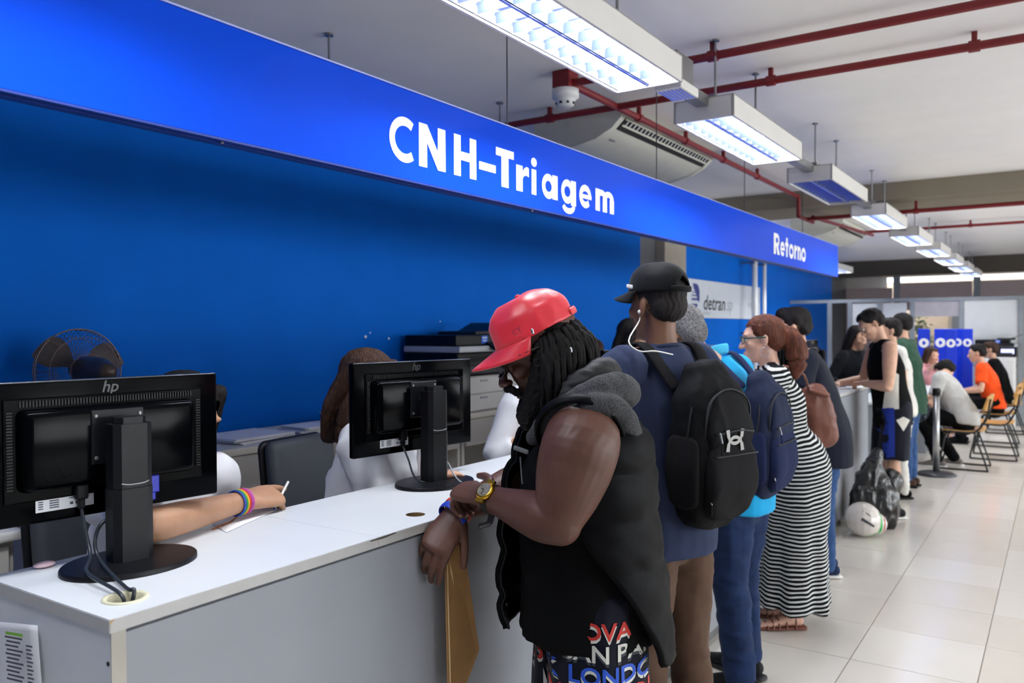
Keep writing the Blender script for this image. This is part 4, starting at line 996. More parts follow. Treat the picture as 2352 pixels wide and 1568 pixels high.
def shirt_mesh(J, c, voxel=.010):
    sd = nrm(J['shR']-J['shL']); u = J['u']; e = c.get('e', 1.)
    hem = J['pelvis']-(UP*c.get('hem', .10)) + J['f']*c.get('hemf', 0)
    tr = c.get('torso', [(.185, .135), (.18, .132), (.165, .125), (.185, .130), (.165, .10), (.07, .066)])
    ce = [hem, J['pelvis'], J['waist']+J['f']*c.get('belly', 0), J['chest'], J['sho']-u*.025, J['neck']+u*.012]
    X = [tube(ce, [(a*e, b*e) for a, b in tr], side=sd, seg=22, cap='flat')]
    for k in 'LR':
        S, E_, W = J['sh'+k], J['el'+k], J['wr'+k]; q = c.get('slr', .066)
        X.append(tube([J['neck']-u*.012, lerp(J['neck'], S, .55)+u*.0, S], [.05, .052, q*.98], seg=14))
        sl = c.get('sleeve', .55)
        if sl > 0 and sl <= 1: X.append(tube([lerp(J['sho'], S, .8), S, lerp(S, E_, sl*.5), lerp(S, E_, sl)], [q, q*1.02, q*.95, q*.97], seg=16, cap='flat' if c.get('flat', True) else 'round'))
        elif sl > 1: X.append(tube([lerp(J['sho'], S, .8), S, lerp(S, E_, .5), E_, lerp(E_, W, (sl-1)*.5), lerp(E_, W, sl-1)], [q, q, q*.92, q*.86, q*.76, q*.62], seg=16, cap='flat'))
    X += c.get('extra', [])
    return remesh(X, voxel, c.get('it', 4), c.get('wr', [(.008, (6, 6, 6), True), (.0045, (15, 15, 13), True)]), c.get('fn'), c.get('seed', 3))
def trouser_mesh(J, c, voxel=.011):
    sd = J['r']; e = c.get('e', 1.); top = J['pelvis']+J['u']*c.get('top', .06)
    X = [tube([top, J['pelvis'], J['pelvis']-UP*c.get('seat', .07)], [(.162*e, .118*e), (.178*e, .128*e), (.165*e, .115*e)], side=sd, seg=20)]
    r = c.get('r', (.092, .078, .066, .058, .052))
    for k in 'LR':
        H_, K, A_ = J['hip'+k], J['kn'+k], J['an'+k]; end = c.get('len', 1.)
        pts = [H_-UP*.0, lerp(H_, K, .5), K, lerp(K, A_, .45), lerp(K, A_, .98)]; rr = list(r)
        if end < .6: pts = [H_, lerp(H_, K, .5), lerp(H_, K, end*2)]; rr = [r[0], r[1], r[2]]
        X.append(tube(pts, rr, seg=16, cap='flat' if end < .6 else 'round'))
    return remesh(X, voxel, 4, c.get('wr', [(.009, (8, 8, 6), True), (.006, (14, 14, 24), True)]), c.get('fn'), c.get('seed', 5))
def shoe(root, J, k, mat, sole, s=1., name='shoe', extra=None):
    a = J['an'+k]; t = J['toe'+k]; g_ = np.array([a[0], a[1], a[2]-.045*J['H']]); sd = np.cross(t, UP)
    up_ = tube([g_-t*.055*s+UP*.05, g_+UP*.055, g_+t*.07*s+UP*.05, g_+t*.14*s+UP*.035, g_+t*.185*s+UP*.03], [(.034*s, .036), (.038*s, .046), (.042*s, .036), (.043*s, .024), (.032*s, .017)], side=sd, seg=14)
    o = mkmesh(name, remesh([up_, ell(g_-t*.01+UP*.085, (.036, .036, .03))], .007, 3), mat, root)
    so = tube([g_-t*.08*s+UP*.0125, g_+UP*.0125, g_+t*.1*s+UP*.0125, g_+t*.2*s+UP*.0135], [(.034*s, .0115), (.036*s, .0115), (.046*s, .0115), (.03*s, .0115)], side=sd, seg=14, power=3)
    mk('sole', so, sole, o, True); return o
def hair_mesh(J, kind, s=1., voxel=.007, seed=2):
    M = frame(J['hf'], J['hu'])*s; h = J['head']
    X = [ell((0, -.022, .046), (.083, .103, .087)), ell((0, -.06, .0), (.073, .062, .075))]
    cut = None
    if kind == 'short': X = [ell((0, -.022, .046), (.081, .101, .086)), ell((0, -.055, .005), (.074, .066, .07)), ell((0, .02, .085), (.06, .06, .04))]
    if kind == 'crop': X = [ell((0, -.022, .044), (.0785, .0995, .0845)), ell((0, -.055, .005), (.072, .064, .066))]
    if kind == 'quiff': X = [ell((0, -.022, .05), (.084, .104, .09)), ell((0, -.055, .005), (.075, .067, .07)), ell((0, .045, .095), (.058, .05, .04)), ell((.02, .03, .105), (.05, .05, .035))]
    if kind in ('long', 'mid'):
        e_ = 1. if kind == 'long' else .62
        X = [ell((0, -.022, .046), (.085, .104, .088)), tube([(0, -.05, .06), (0, -.075, -.05), (0, -.085, -.17*e_), (0, -.08, -.30*e_)], [(.08, .06), (.088, .05), (.092, .04), (.07, .025)], side=(1, 0, 0), seg=16)]
        for q in (-1, 1): X.append(tube([(q*.06, .03, .09), (q*.083, .005, .0), (q*.088, -.01, -.1*e_), (q*.084, -.01, -.22*e_), (q*.075, -.01, -.3*e_)], [.026, .026, .028, .024, .012], seg=10))
    if kind == 'pony':
        X = [ell((0, -.022, .046), (.083, .104, .088)), ell((0, -.06, .0), (.074, .062, .072)), ell((0, -.125, .015), (.03, .03, .03)),
             tube([(0, -.09, .03), (0, -.14, .005), (.005, -.165, -.06), (.0, -.165, -.14), (0, -.15, -.21)], [.04, .05, .06, .052, .02], seg=14)]
    def fn(V, N):
        L = (V-h) @ np.linalg.inv(M).T
        a = np.arctan2(L[:, 0], -L[:, 1]); st = np.sin(a*38+vnoise(L*30, seed)*3+L[:, 2]*25)*.0012*s
        k_ = .0045 if kind in ('short', 'quiff') else .0022
        return st+vnoise(L*np.array((60, 60, 25)), seed+3)*k_*s+(vnoise(L*28, seed+5)*.006*s if kind == 'quiff' else 0)
    me = remesh([xf(x, M, h) for x in X], voxel, 2, (), fn)
    # keep the hair off the face: drop what lies in front of the hairline
    bm = bmesh.new(); bm.from_mesh(me); iM = np.linalg.inv(M); dead = []
    LL = np.array([v.co[:] for v in bm.verts])-h; LL = LL @ iM.T; NZ = vnoise(LL*np.array((70, 70, 30)), seed+9)*.012+vnoise(LL*25, seed+4)*.008
    for v, L, nz_ in zip(bm.verts, LL, NZ):
        L = L+np.array((0, nz_, -nz_))
        if L[1] > .045 and L[2] < .07: dead.append(v)
        elif kind in ('short', 'crop', 'quiff', 'pony') and L[1] > .018 and L[2] < (.035-.25*(.045-min(L[1], .045)) if kind != 'pony' else .01): dead.append(v)
        elif kind in ('short', 'crop', 'quiff') and L[2] < -.055: dead.append(v)
        elif kind == 'short' or kind == 'crop' or kind == 'quiff':
            if abs(L[0]) > .06 and L[1] > -.03 and L[2] < .012: dead.append(v)
    bmesh.ops.delete(bm, geom=dead, context='VERTS'); bm.to_mesh(me); bm.free()
    return me
def cap_parts(root, J, mat, s=1., back=False, brim_mat=None, strap_hole=True, crease=1.):
    """baseball cap: crown of six panels, curved brim, button, strap"""
    M = frame(J['hf'], J['hu'])*s; h = J['head']; yb = -1 if back else 1
    V = []; F = []; nu, nv = 72, 22
    for j in range(nv+1):
        th = PI/2*j/nv
        for i in range(nu):
            a = 2*PI*i/nu; r = math.cos(th)**.75; z = .045+.098*math.sin(th)
            x = .086*r*math.cos(a); y = -.012+.110*r*math.sin(a)
            if y*yb > 0: z += .010*math.sin(th*2)*max(0, y*yb)/.1
            seam = 1-.012*max(0, 1-abs(((a/(PI/3)) % 1)-.0)*18)-.012*max(0, 1-abs(((a/(PI/3)) % 1)-1)*18)
            V.append((x*seam, y*seam, z-.0*(1-math.sin(th))))
    for j in range(nv):
        for i in range(nu): i2 = (i+1) % nu; F.append((j*nu+i, j*nu+i2, (j+1)*nu+i2, (j+1)*nu+i))
    V = np.array(V)
    ang = np.arctan2(V[:, 1]+.012, V[:, 0]); hole = []
    if strap_hole:
        keep = []
        for q in F:
            c = V[list(q)].mean(0); 
            if abs(c[0]) < .034 and c[1]*yb < 0 and .058 < c[2] < .095-.9*abs(c[0]): continue
            keep.append(q)
        F = keep
    cn = V/np.linalg.norm(V, axis=1)[:, None]; V = V+cn*((1-2*np.abs(vnoise(V*np.array((16, 22, 26)), 4)))*.0035+vnoise(V*45, 6)*.0012)[:, None]*crease
    o = mk('cap', xf((V, F), M, h), mat, root, True); md = o.modifiers.new('cloth', 'SOLIDIFY'); md.thickness = .0025
    B = []; BF = []; n, mrow = 20, 6
    for j in range(mrow+1):
        t = j/mrow
        for i in range(n+1):
            a = PI*(.06+.88*i/n); ex = .075*t*math.sin(a)**.8
            x = (.084+.004*t)*math.cos(a); y = -.012+.108*math.sin(a)+ex; z = .047-.016*t-.022*(x/.085)**2*t
            B.append((x, y*yb, z))
    for j in range(mrow):
        for i in range(n): b = j*(n+1)+i; BF.append((b, b+1, b+n+2, b+n+1))
    ob = mk('brim', xf((np.array(B), BF), M, h), brim_mat or mat, o, True); md = ob.modifiers.new('stiff', 'SOLIDIFY'); md.thickness = .004
    mk('button', xf(ell((0, -.012, .145), (.007, .007, .004)), M, h), mat, o, True)
    if strap_hole:
        pts = [(.05*math.sin(a)*1.0, (-.012-.111*math.cos(a*.9)), .052) for a in np.linspace(-.9, .9, 11)]
        pts = [(.086*math.sin(a), -.012+yb*-.113*math.cos(a), .053) for a in np.linspace(-.55, .55, 11)]
        mk('strap', xf(tube(pts, [(.009, .002)], side=(0, 0, 1), seg=8, sub=1), M, h), mat, o, True)
    return o
def eyes(root, J, s=1., iris='3a2416'):
    for q in (-1, 1):
        e = mk('eye', ell(hp_(J, (q*.031, .0835, .008), s), .0115*s, nu=12, nv=8), pm('eye_white', 'e4dfda', .3), root, True)
        mk('iris', ell(hp_(J, (q*.031, .0915, .007), s), .0052*s, nu=10, nv=6), pm('iris_'+iris, iris, .2), e, True)
def glasses(root, J, mat, lens, s=1., zoff=0.):
    M = frame(J['hf'], J['hu'])*s; h = J['head']; g_ = []
    def rim(q): return [(q*(.033+.025*math.cos(a)), .104+.006*(1-abs(math.cos(a)))-.012*max(0, math.cos(a)), .008+zoff+.020*math.sin(a)) for a in np.linspace(0, 2*PI, 25)]
    for q in (-1, 1):
        g_.append(tube(rim(q), [.0022], seg=6, sub=1, cap=None)); g_.append(tube([(q*.058, .094, .016+zoff), (q*.078, .05, .016+zoff), (q*.084, -.015, .012+zoff)], [(.004, .0016)], side=(0, 0, 1), seg=6, sub=3))
    g_.append(tube([(-.008, .11, .014+zoff), (0, .113, .016+zoff), (.008, .11, .014+zoff)], [.002], seg=6))
    o = mk('glasses', xf(joinS(g_), M, h), mat, root, True)
    for q in (-1, 1):
        r_ = rim(q)[:-1]; mk('lens', xf((np.array(r_), [tuple(range(24))]), M, h), lens, o)
    return o
def project(sh, bvh, d, off):
    """flat print laid on a surface: every vertex slides along d until it meets the cloth"""
    V, F = sh; d = Vector(nrm(d)); out = []; miss = set()
    for i, p in enumerate(V):
        hit = bvh.ray_cast(Vector(p)-d*.5, d)
        if hit[0] is None or abs(hit[1].dot(d)) < .12: miss.add(i)
        out.append(np.array(hit[0])-np.array(d)*off if hit[0] is not None else p)
    F = [f for f in F if not any(i in miss for i in f)]
    if not F: return None
    use = sorted({i for f in F for i in f}); ix = {a: b for b, a in enumerate(use)}
    return (np.array([out[i] for i in use]), [tuple(ix[i] for i in f) for f in F])
def subdiv(sh, mx):
    V, F = sh; bm = bmesh.new(); vs_ = [bm.verts.new(p) for p in V]
    for q in F:
        try: bm.faces.new([vs_[i] for i in q])
        except ValueError: pass
    bmesh.ops.triangulate(bm, faces=bm.faces[:])
    for _ in range(4):
        es = [e for e in bm.edges if e.calc_length() > mx]
        if not es: break
        bmesh.ops.subdivide_edges(bm, edges=es, cuts=1); bmesh.ops.triangulate(bm, faces=bm.faces[:])
    bm.verts.ensure_lookup_table()
    for i, q in enumerate(bm.verts): q.index = i
    r_ = (np.array([q.co[:] for q in bm.verts]), [tuple(v.index for v in f.verts) for f in bm.faces]); bm.free(); return r_
def bvh_of(o):
    """BVH in world coordinates of a part whose thing stands at its location"""
    anc = o
    while anc.parent is not None: anc = anc.parent
    t = Vector(anc.location); return BVHTree.FromPolygons([v.co+t for v in o.data.vertices], [tuple(p.vertices) for p in o.data.polygons])
def skin(name, col): return pm('skin_'+name, col, .48, var=.08, scale=18, bump=.05, bscale=260, sss=.06, spec=.4)
def cloth(name, col, rough=.85, var=.08, bump=.12, bs=420, sheen=.06, scale=14): return pm('cloth_'+name, col, rough, var=var, scale=scale, bump=bump, bscale=bs, sheen=sheen, spec=.12)
def new_person(label, loc): return thing('person', label, 'person', loc, world=True)
# ================================================================== the man in the red cap
SK_D = skin('deep', '58392e'); SK_B = skin('brown', '7d5844'); SK_T = skin('tan', 'b98d70'); SK_L = skin('light', 'd3a68c'); SK_P = skin('pale', 'd9ab97')
C_BLK = cloth('black', '07080a', .85, bump=.08, sheen=0); C_NAVY = cloth('navy', '2e3752'); C_JEAN = cloth('jeans', '1f2f52', bump=.2, var=.18); C_JEAN2 = cloth('jeans_light', '34507c', bump=.2, var=.2)
H_BLK = pm('hair_black', '080707', .7, var=.3, scale=60, spec=.2); H_BRN = pm('hair_brown', '3b2417', .6, var=.4, scale=40, stretch=(1, 1, .15), bump=.9, bscale=170, bdist=.012, spec=.3); H_RED = pm('hair_auburn', '5d3020', .58, var=.45, scale=45, stretch=(1, 1, .2), bump=.9, bscale=170, bdist=.012, spec=.3)
H_GRY = pm('hair_grey', '6f6f72', .7, var=.6, scale=140, bump=.8, bscale=220, bdist=.01); H_DRK = pm('hair_dark', '120d0b', .6, var=.3, scale=60, bump=.8, bscale=190, bdist=.01, stretch=(1, 1, .2), spec=.25)
f1 = nrm(-RT*.98-FW*.1)
J1 = pose(U(1352, 1310, 2.27), f1, 1.82)
dz = U(1355, 1310, 2.27); J1['pelvis'] = dz
J1.update(dict(waist=U(1345, 1190, 2.26), chest=U(1335, 1080, 2.25), sho=U(1338, 985, 2.26), neck=U(1318, 925, 2.26), u=nrm(U(1318, 925, 2.26)-U(1345, 1190, 2.26)),
    shL=U(1337, 1012, 2.04), shR=U(1345, 975, 2.48), elL=U(1284, 1200, 1.985), wrL=U(1122, 1143, 2.14), elR=U(1205, 1105, 2.45), wrR=U(1052, 1172, 2.295)))
fb = J1['pelvis']*A(1, 1, 0); r1 = J1['r']
for s, k in ((-1, 'L'), (1, 'R')):
    hip = J1['pelvis']+r1*s*.1-UP*.02; J1['hip'+k] = hip; J1['an'+k] = fb+r1*s*.13-f1*.03+UP*.08; J1['kn'+k] = lerp(hip, J1['an'+k], .5)+f1*.02; J1['toe'+k] = f1
pt = math.radians(27); hfh = nrm(-RT*.985-FW*.06)
J1['hf'] = hfh*math.cos(pt)-UP*math.sin(pt); J1['hu'] = UP*math.cos(pt)+hfh*math.sin(pt); J1['head'] = U(1240, 806, 2.24)
P1 = new_person('man in a red cap and black vest with long dreadlocks leaning on the counter', fb)
S1 = 1.12
def seg_tube(a, b, r0, r1_): return tube([a, b], [r0, r1_], seg=12, sub=2)
X = head_shells(J1, S1)
X.append(tube([hp_(J1, (0, -.03, -.03)), lerp(hp_(J1, (0, -.03, -.08)), J1['neck'], .5), J1['neck']-UP*.05], [.066, .072, .09], seg=16))
X.append(tube([J1['pelvis'], J1['waist'], J1['chest'], J1['sho']-UP*.02], [(.17, .13), (.17, .13), (.19, .14), (.17, .1)], side=J1['r'], seg=18))
for k, dd in (('L', 1), ('R', .97)):
    S, E_, W = J1['sh'+k], J1['el'+k], J1['wr'+k]
    X.append(tube([lerp(J1['sho'], S, .6), S, lerp(S, E_, .35), lerp(S, E_, .7), E_], [.08, .096, .094, .078, .056], seg=24, sub=6))
    X.append(tube([E_, lerp(E_, W, .2), lerp(E_, W, .45), lerp(E_, W, .8), W+(W-E_)*.02], [.056, .061, .054, .039, .035], seg=24, sub=6))
    X.append(ell(lerp(S, E_, .5)+J1['f']*.022, (.06, .06, .075), nu=24, nv=16)); X.append(ell(E_+nrm(E_-W)*.006-UP*.004, (.05, .05, .05), nu=20, nv=14))
hdR = nrm(U(1012, 1243, 2.235)-U(1047, 1186, 2.285)); nR = nrm(FW*.9+RT*.25-UP*.1)
hR, tipR = hand_shells(J1['wrR']+hdR*.005, hdR, nR, 'R', (22, 30, 34, 38), 2, 1.22, (.75, .55, .35), 8)
hdL = nrm(U(1056, 1122, 2.22)-U(1122, 1143, 2.14)); nL = nrm(-UP*.85+FW*.5)
hL, tipL = hand_shells(J1['wrL'], hdL, nL, 'L', (48, 50, 50, 48), 3, 1.12, (.5, .55, -.1), 30)
X += hR+hL
for k in 'LR':
    X.append(tube([J1['hip'+k], J1['kn'+k], lerp(J1['kn'+k], J1['an'+k], .3), J1['an'+k]], [.1, .065, .066, .042], seg=12))
    X.append(tube([J1['an'+k]-f1*.05-UP*.03, J1['an'+k]+f1*.1-UP*.05, J1['an'+k]+f1*.17-UP*.055], [(.035, .03), (.042, .024), (.03, .014)], side=J1['r'], seg=10))
mkmesh('body', remesh(X, .0038, 4), SK_D, P1)
# fingernails
M_NAIL = pm('nail_dark', '8a6a5c', .3)
for p, d, n in tipR+tipL: mk('fingernail', ell(p-n*.0055+d*.001, (.0052, .0052, .0028), frame(d, -n) if abs(np.dot(nrm(d), n)) < .95 else None, 10, 6), M_NAIL, P1, True)
# beard and moustache
Mh = frame(J1['hf'], J1['hu'])*S1
B = [tube([(-.068, .0, .01), (-.064, .03, -.055), (-.04, .066, -.11), (0, .086, -.132), (.04, .066, -.11), (.064, .03, -.055), (.068, .0, .01)], [.02, .03, .038, .04, .038, .03, .02], seg=14),
     ell((0, .075, -.15), (.036, .034, .042)), ell((0, .05, -.11), (.055, .04, .04)), tube([(-.03, .088, -.075), (-.024, .105, -.05), (0, .112, -.046), (.024, .105, -.05), (.03, .088, -.075)], [.007, .0085, .008, .0085, .007], seg=8)]
mkmesh('beard', remesh([xf(b, Mh, J1['head']) for b in B], .0045, 2, [(.004, (170, 170, 120), True)]), H_BLK, P1)
# dreadlocks
rngd = np.random.RandomState(11); DR = [xf(ell((0, -.03, .025), (.077, .08, .07)), Mh, J1['head']), xf(ell((0, -.055, -.02), (.078, .066, .09)), Mh, J1['head'])]
for lay in range(3):
    for i in range(26):
        a = PI*(-.02+1.04*i/25)+rngd.uniform(-.04, .04)         # 0 = right side, pi/2 = back, pi = left side
        rr_ = 1.0+.07*lay
        p0 = A(.074*math.cos(a)*rr_, -.018-.09*math.sin(a)*rr_, .036-.018*lay); p0w = J1['head']+Mh@p0
        out = Mh@A(math.cos(a), -math.sin(a), 0); out = out*A(1, 1, .2)
        L = rngd.uniform(.19, .25)+.03*math.sin(a)-(.02*lay)
        p1_ = p0w+out*.026-UP*.035; p2_ = p1_+out*.010-UP*L*.4+A(*rngd.uniform(-.008, .008, 3)); p3_ = p2_-out*.012-UP*L*.35+A(*rngd.uniform(-.012, .012, 3)); 
        q = rngd.uniform(.0072, .0105)
        pts = _catmull([p0w-out*.012, p1_, p2_, p3_], 5); rad = [q*(1+.16*math.sin(j*2.6+i)) for j in range(len(pts))]; rad[-1] = q*.5
        DR.append(tube(pts, rad, seg=7, sub=1))
hr_ = joinS(DR); mk('dreadlocks', hr_, H_BLK, P1, True, label='long black dreadlocks')
M_BEAD = pm('bead_silver', 'b9bcc0', .25, .9)
mk('hair_bead', joinS([tube([U(1222, 757, 2.11), U(1224, 765, 2.11)], [.004], seg=8), tube([U(1311, 800, 2.13), U(1312, 808, 2.13)], [.004], seg=8)]), M_BEAD, P1, True)
C_RED = pm('red_satin', 'dc2a3a', .38, var=.07, scale=10, bump=.12, bscale=40, sheen=.2, spec=.5)
cp = cap_parts(P1, J1, C_RED, S1*.99)
tx = text_shell('CT', .02); mk('cap_print', place(tx, hp_(J1, (-.089, .045, .066), S1*.99), -frame(J1['hf'], J1['hu'])[:, 1], J1['hu']), pm('cap_print', '7d2440', .6), cp)
glasses(P1, J1, pm('glasses_gold', '1c1712', .25, .3), pm('lens_black', '050506', .1, spec=.3), S1*1.06)
# shorts with printed place names
C_SHORT = cloth('shorts_navy', '0f1220', .6, bump=.06)
sh_o = mkmesh('shorts', trouser_mesh(J1, dict(e=1.18, len=.47, r=(.125, .128, .135), top=.05, wr=[(.010, (7, 7, 3), True), (.005, (16, 16, 9), True)])), C_SHORT, P1)
bv = bvh_of(sh_o); words = [['BAR', 'PARIS', 'NOV', 'SAN', 'BAR'], ['PARIS', 'LONDON', 'NYC'], ['LA', 'BAR', 'CELONA'], ['NYC', 'PARIS', 'LDN'], ['LONDON', 'NOVA'], ['PARIS', 'BAR', 'LA']]
cols = [pm('print_red', 'c0281f', .6), pm('print_white', 'cfd0c8', .6), pm('print_blue', '1b50c4', .6), pm('print_grey', '2b313c', .6)]
for r_ in range(7):
    x = -.24+(.04 if r_ % 2 else 0)
    for j in range(4):
        wd = ['PARIS', 'LONDON', 'NOVA', 'BAR', 'CELONA', 'SAN', 'YORK'][(r_*3+j*2) % 7]
        t_ = text_shell(wd, .062, bold=.0012); wv = t_[0][:, 0].max()
        for lay, (cc, dy, of) in enumerate(((cols[[1, 3, 1][r_ % 3]], -.008, .0018), (cols[[0, 1, 2][r_ % 3]], 0, .0026))):
            q = subdiv(place(t_, U(1350, 1470, 2.05)+RT*x-UP*(.055*r_-.005-dy), RT, UP*.95), .02)
            q = project(q, bv, FW, of)
            if q is not None: mk('print', q, cc, sh_o)
        x += wv+.02
# black sleeveless shirt, quilted vest, hood
mkmesh('undershirt', shirt_mesh(J1, dict(sleeve=0, hem=.155, slr=.07, torso=[(.228, .19), (.226, .185), (.213, .165), (.215, .155), (.18, .11), (.085, .085)], belly=.01, seed=9)), C_BLK, P1)
lv = [(U(1322, 940, 2.26), .105, .15), (U(1345, 985, 2.26), .14, .215), (U(1342, 1060, 2.26), .165, .225), (U(1338, 1160, 2.265), .178, .232), (U(1342, 1270, 2.27), .19, .238), (U(1350, 1370, 2.27), .198, .245), (U(1360, 1445, 2.27), .200, .25)]
amin = [155, 140, 126, 110, 84, 62, 48]; amax = [168, 168, 170, 172, 172, 172, 172]
bk_ = -J1['f']; sdn = -J1['r']      # a<0 is the near (left) side
nl, na = 49, 60; V = []; F = []
LC = _catmull([l[0] for l in lv], 8); LH = _catmull([[l[1], l[2], a, b] for l, a, b in zip(lv, amin, amax)], 8)
for j in range(nl):
    c = LC[j]; hx, hy, a0, a1 = LH[j]
    for i in range(na+1):
        a = math.radians(-a0+(a0+a1)*i/na); ca, sa = math.cos(a), math.sin(a)
        q = .013*abs(math.sin(PI*(j/nl)*6.2))**.45*(1 if 8 < j else .3)+.004*float(vnoise(np.array([[i*.35, j*.45, 2.]]))[0])
        rr_ = 1.0+.0*max(0, -ca); drop = .0
        p = c+bk_*ca*(hx+q)*(1.12 if ca < -.5 and sa > 0 else 1)+sdn*-sa*(hy+q)
        if j > nl*.7: p = p-UP*.055*max(0, ca)*((j/nl-.7)/.3)
        V.append(p)
for j in range(nl-1):
    for i in range(na): b = j*(na+1)+i; F.append((b, b+na+1, b+na+2, b+1))
M_VEST = pm('vest_nylon', '050609', .55, var=.15, scale=6, bump=.2, bscale=45, spec=.09)
vo = mk('vest', (np.array(V), F), M_VEST, P1, True, label='black quilted sleeveless vest'); md = vo.modifiers.new('padding', 'SOLIDIFY'); md.thickness = .016; md.offset = 1
ed = [V[j*(na+1)+na] for j in range(6, nl)]
mk('zipper', tube(ed, [.004], seg=6, sub=1), pm('zip_dark', '202127', .3, .6), vo, True)
sn = pm('snap_steel', '4d515a', .3, .8)
for px, py, d_ in ((1288, 957, 2.035), (1163, 1386, 2.3)): mk('snap_button', ell(U(px, py, d_), (.006, .006, .006), nu=10, nv=6), sn, vo, True)
S_, E_ = J1['shL'], J1['elL']; ax = nrm(S_-E_)
# arm hole trim round the shoulder
Fr = frame(nrm(ax*.8+J1['r']*.75)); cc = S_+J1['r']*.035+UP*.015
mk('armhole_trim', tube([cc+Fr@A(.108*math.cos(a), 0, .116*math.sin(a)) for a in np.linspace(0, 2*PI, 33)], [(.016, .008)], side=Fr[:, 1], seg=8, sub=1, cap=None), M_VEST, vo, True)
M_HEA = pm('hood_heather', '3c3d40', .95, var=.9, scale=330, bump=.5, bscale=330)
hd1 = tube([U(1228, 1005, 2.14), U(1268, 955, 2.085), U(1340, 915, 2.06), U(1412, 888, 2.1), U(1436, 905, 2.25), U(1405, 890, 2.42), U(1330, 915, 2.47), U(1240, 990, 2.42)], [.022, .03, .036, .04, .044, .04, .034, .02], seg=14)
hd2 = tube([U(1300, 965, 2.04), U(1362, 930, 2.02), U(1420, 945, 2.05), U(1446, 1000, 2.14), U(1452, 1010, 2.3), U(1425, 960, 2.45)], [.018, .03, .034, .036, .04, .03], seg=14)
mkmesh('hood', remesh([hd1, hd2], .006, 3, [(.003, (40, 40, 40), False)]), M_HEA, P1, label='grey heather hood trim')
hd3 = tube([U(1255, 960, 2.16), U(1310, 900, 2.12), U(1375, 862, 2.15), U(1388, 860, 2.27), U(1360, 865, 2.4), U(1290, 920, 2.42)], [.02, .036, .042, .046, .042, .03], seg=14)
mkmesh('hood_lining', remesh([hd3], .007, 3, [(.004, (24, 24, 60), True)]), pm('hood_lining', '0c0e11', .7, bump=.2, bscale=60), P1)
mk('chest_strap', joinS([tube([U(1183, 1028, 2.04), U(1211, 1038, 2.04)], [(.006, .003)], seg=8, sub=1), tube([U(1195, 1050, 2.05), U(1200, 1110, 2.05)], [.0022], seg=6, sub=1)]), pm('strap_grey', '70757c', .3, .5), P1, True)
for k in 'LR': shoe(P1, J1, k, C_BLK, M_WHITE, 1.1)
# watch on the left wrist
wv_ = nrm(J1['wrL']-J1['elL']); wc_ = J1['wrL']-wv_*.012; Wf = frame(wv_)
wt = mk('wrist_watch', tube([wc_+Wf@A(.0375*math.cos(a), 0, .036*math.sin(a)) for a in np.linspace(0, 2*PI, 33)], [(.011, .003)], side=wv_, seg=8, sub=1, cap=None), pm('watch_strap', '141313', .5), P1, True, label='gold wrist watch on a black strap')
wn = nrm(-FW*.78+UP*.55-RT*.1); wn = nrm(wn-(wn@wv_)*wv_); Wm = np.column_stack([wv_, np.cross(wn, wv_), wn])
M_GOLD = pm('gold', 'd6a732', .22, .95, var=.1, scale=80)
wcase = wc_+wn*.036
mk('case', disc_lathe([(.022, -.004), (.0255, .0), (.0255, .006), (.022, .009), (.0195, .0095)], 28, Wm, wcase), M_GOLD, wt, True)
mk('lugs', joinS([xf(box((-.012, s*.022, -.004), (.012, s*.034, .004)), Wm, wcase) for s in (-1, 1)]), M_GOLD, wt)
mk('dial', disc_lathe([(.0193, .0095), (.0193, .0100)], 24, Wm, wcase), pm('dial', 'c9bfa6', .12, .6, var=.3, scale=120), wt)
mk('watch_hands', joinS([xf(box((-.001, 0, .0101), (.001, .014, .0106)), Wm, wcase), xf(box((0, -.001, .0101), (.010, .001, .0106)), Wm, wcase)]), M_BLK, wt)
mk('strap_end', tube([wc_-UP*.04-wv_*.0, wc_-UP*.062-RT*.008, wc_-UP*.07-RT*.03], [(.011, .002)], side=wv_, seg=8), pm('watch_strap', '141313', .5), wt, True)
# wristbands on the right wrist
bd = nrm(J1['wrR']-J1['elR']); bd = nrm(hdR*.75+bd*.5); Bf = frame(bd)
for nm, off, col, rr_, hw in (('blue', .022, '1f3fb5', .0425, .012), ('red', .001, 'c8402f', .0425, .008)):
    c = J1['wrR']+bd*off
    o = mk('wristband', tube([c+Bf@A(rr_*math.cos(a), 0, rr_*.98*math.sin(a)) for a in np.linspace(0, 2*PI, 33)], [(hw, .0022)], side=bd, seg=8, sub=1, cap=None), pm('band_'+nm, col, .45), P1, True, label=nm+' rubber wristband')
    if nm == 'blue':
        bvb = bvh_of(o); t_ = text_shell('I AM A', .0115, bold=.0004)
        u_ = nrm(RT*.9-UP*.42+FW*.1); u_ = nrm(u_-(u_@bd)*bd); v_ = -bd
        mk('lettering', project(place(t_, c-FW*.1-u_*.004-v_*.001, u_, v_), bvb, FW*1., .0012), pm('band_yellow', 'e8d94a', .5), o)
        t_ = text_shell('PERSON', .0065); mk('lettering', project(place(t_, c-FW*.1-u_*.003+bd*.0075, u_, v_), bvb, FW, .0012), M_LET, o)
        mk('round_mark', project(place((np.array([(.007*math.cos(a), .007*math.sin(a), 0) for a in np.linspace(0, 2*PI, 17)[:-1]]), [tuple(range(16))]), c-FW*.1-u_*.026, u_, v_), bvb, FW, .0013), pm('mark_teal', '3d8f95', .5), o)
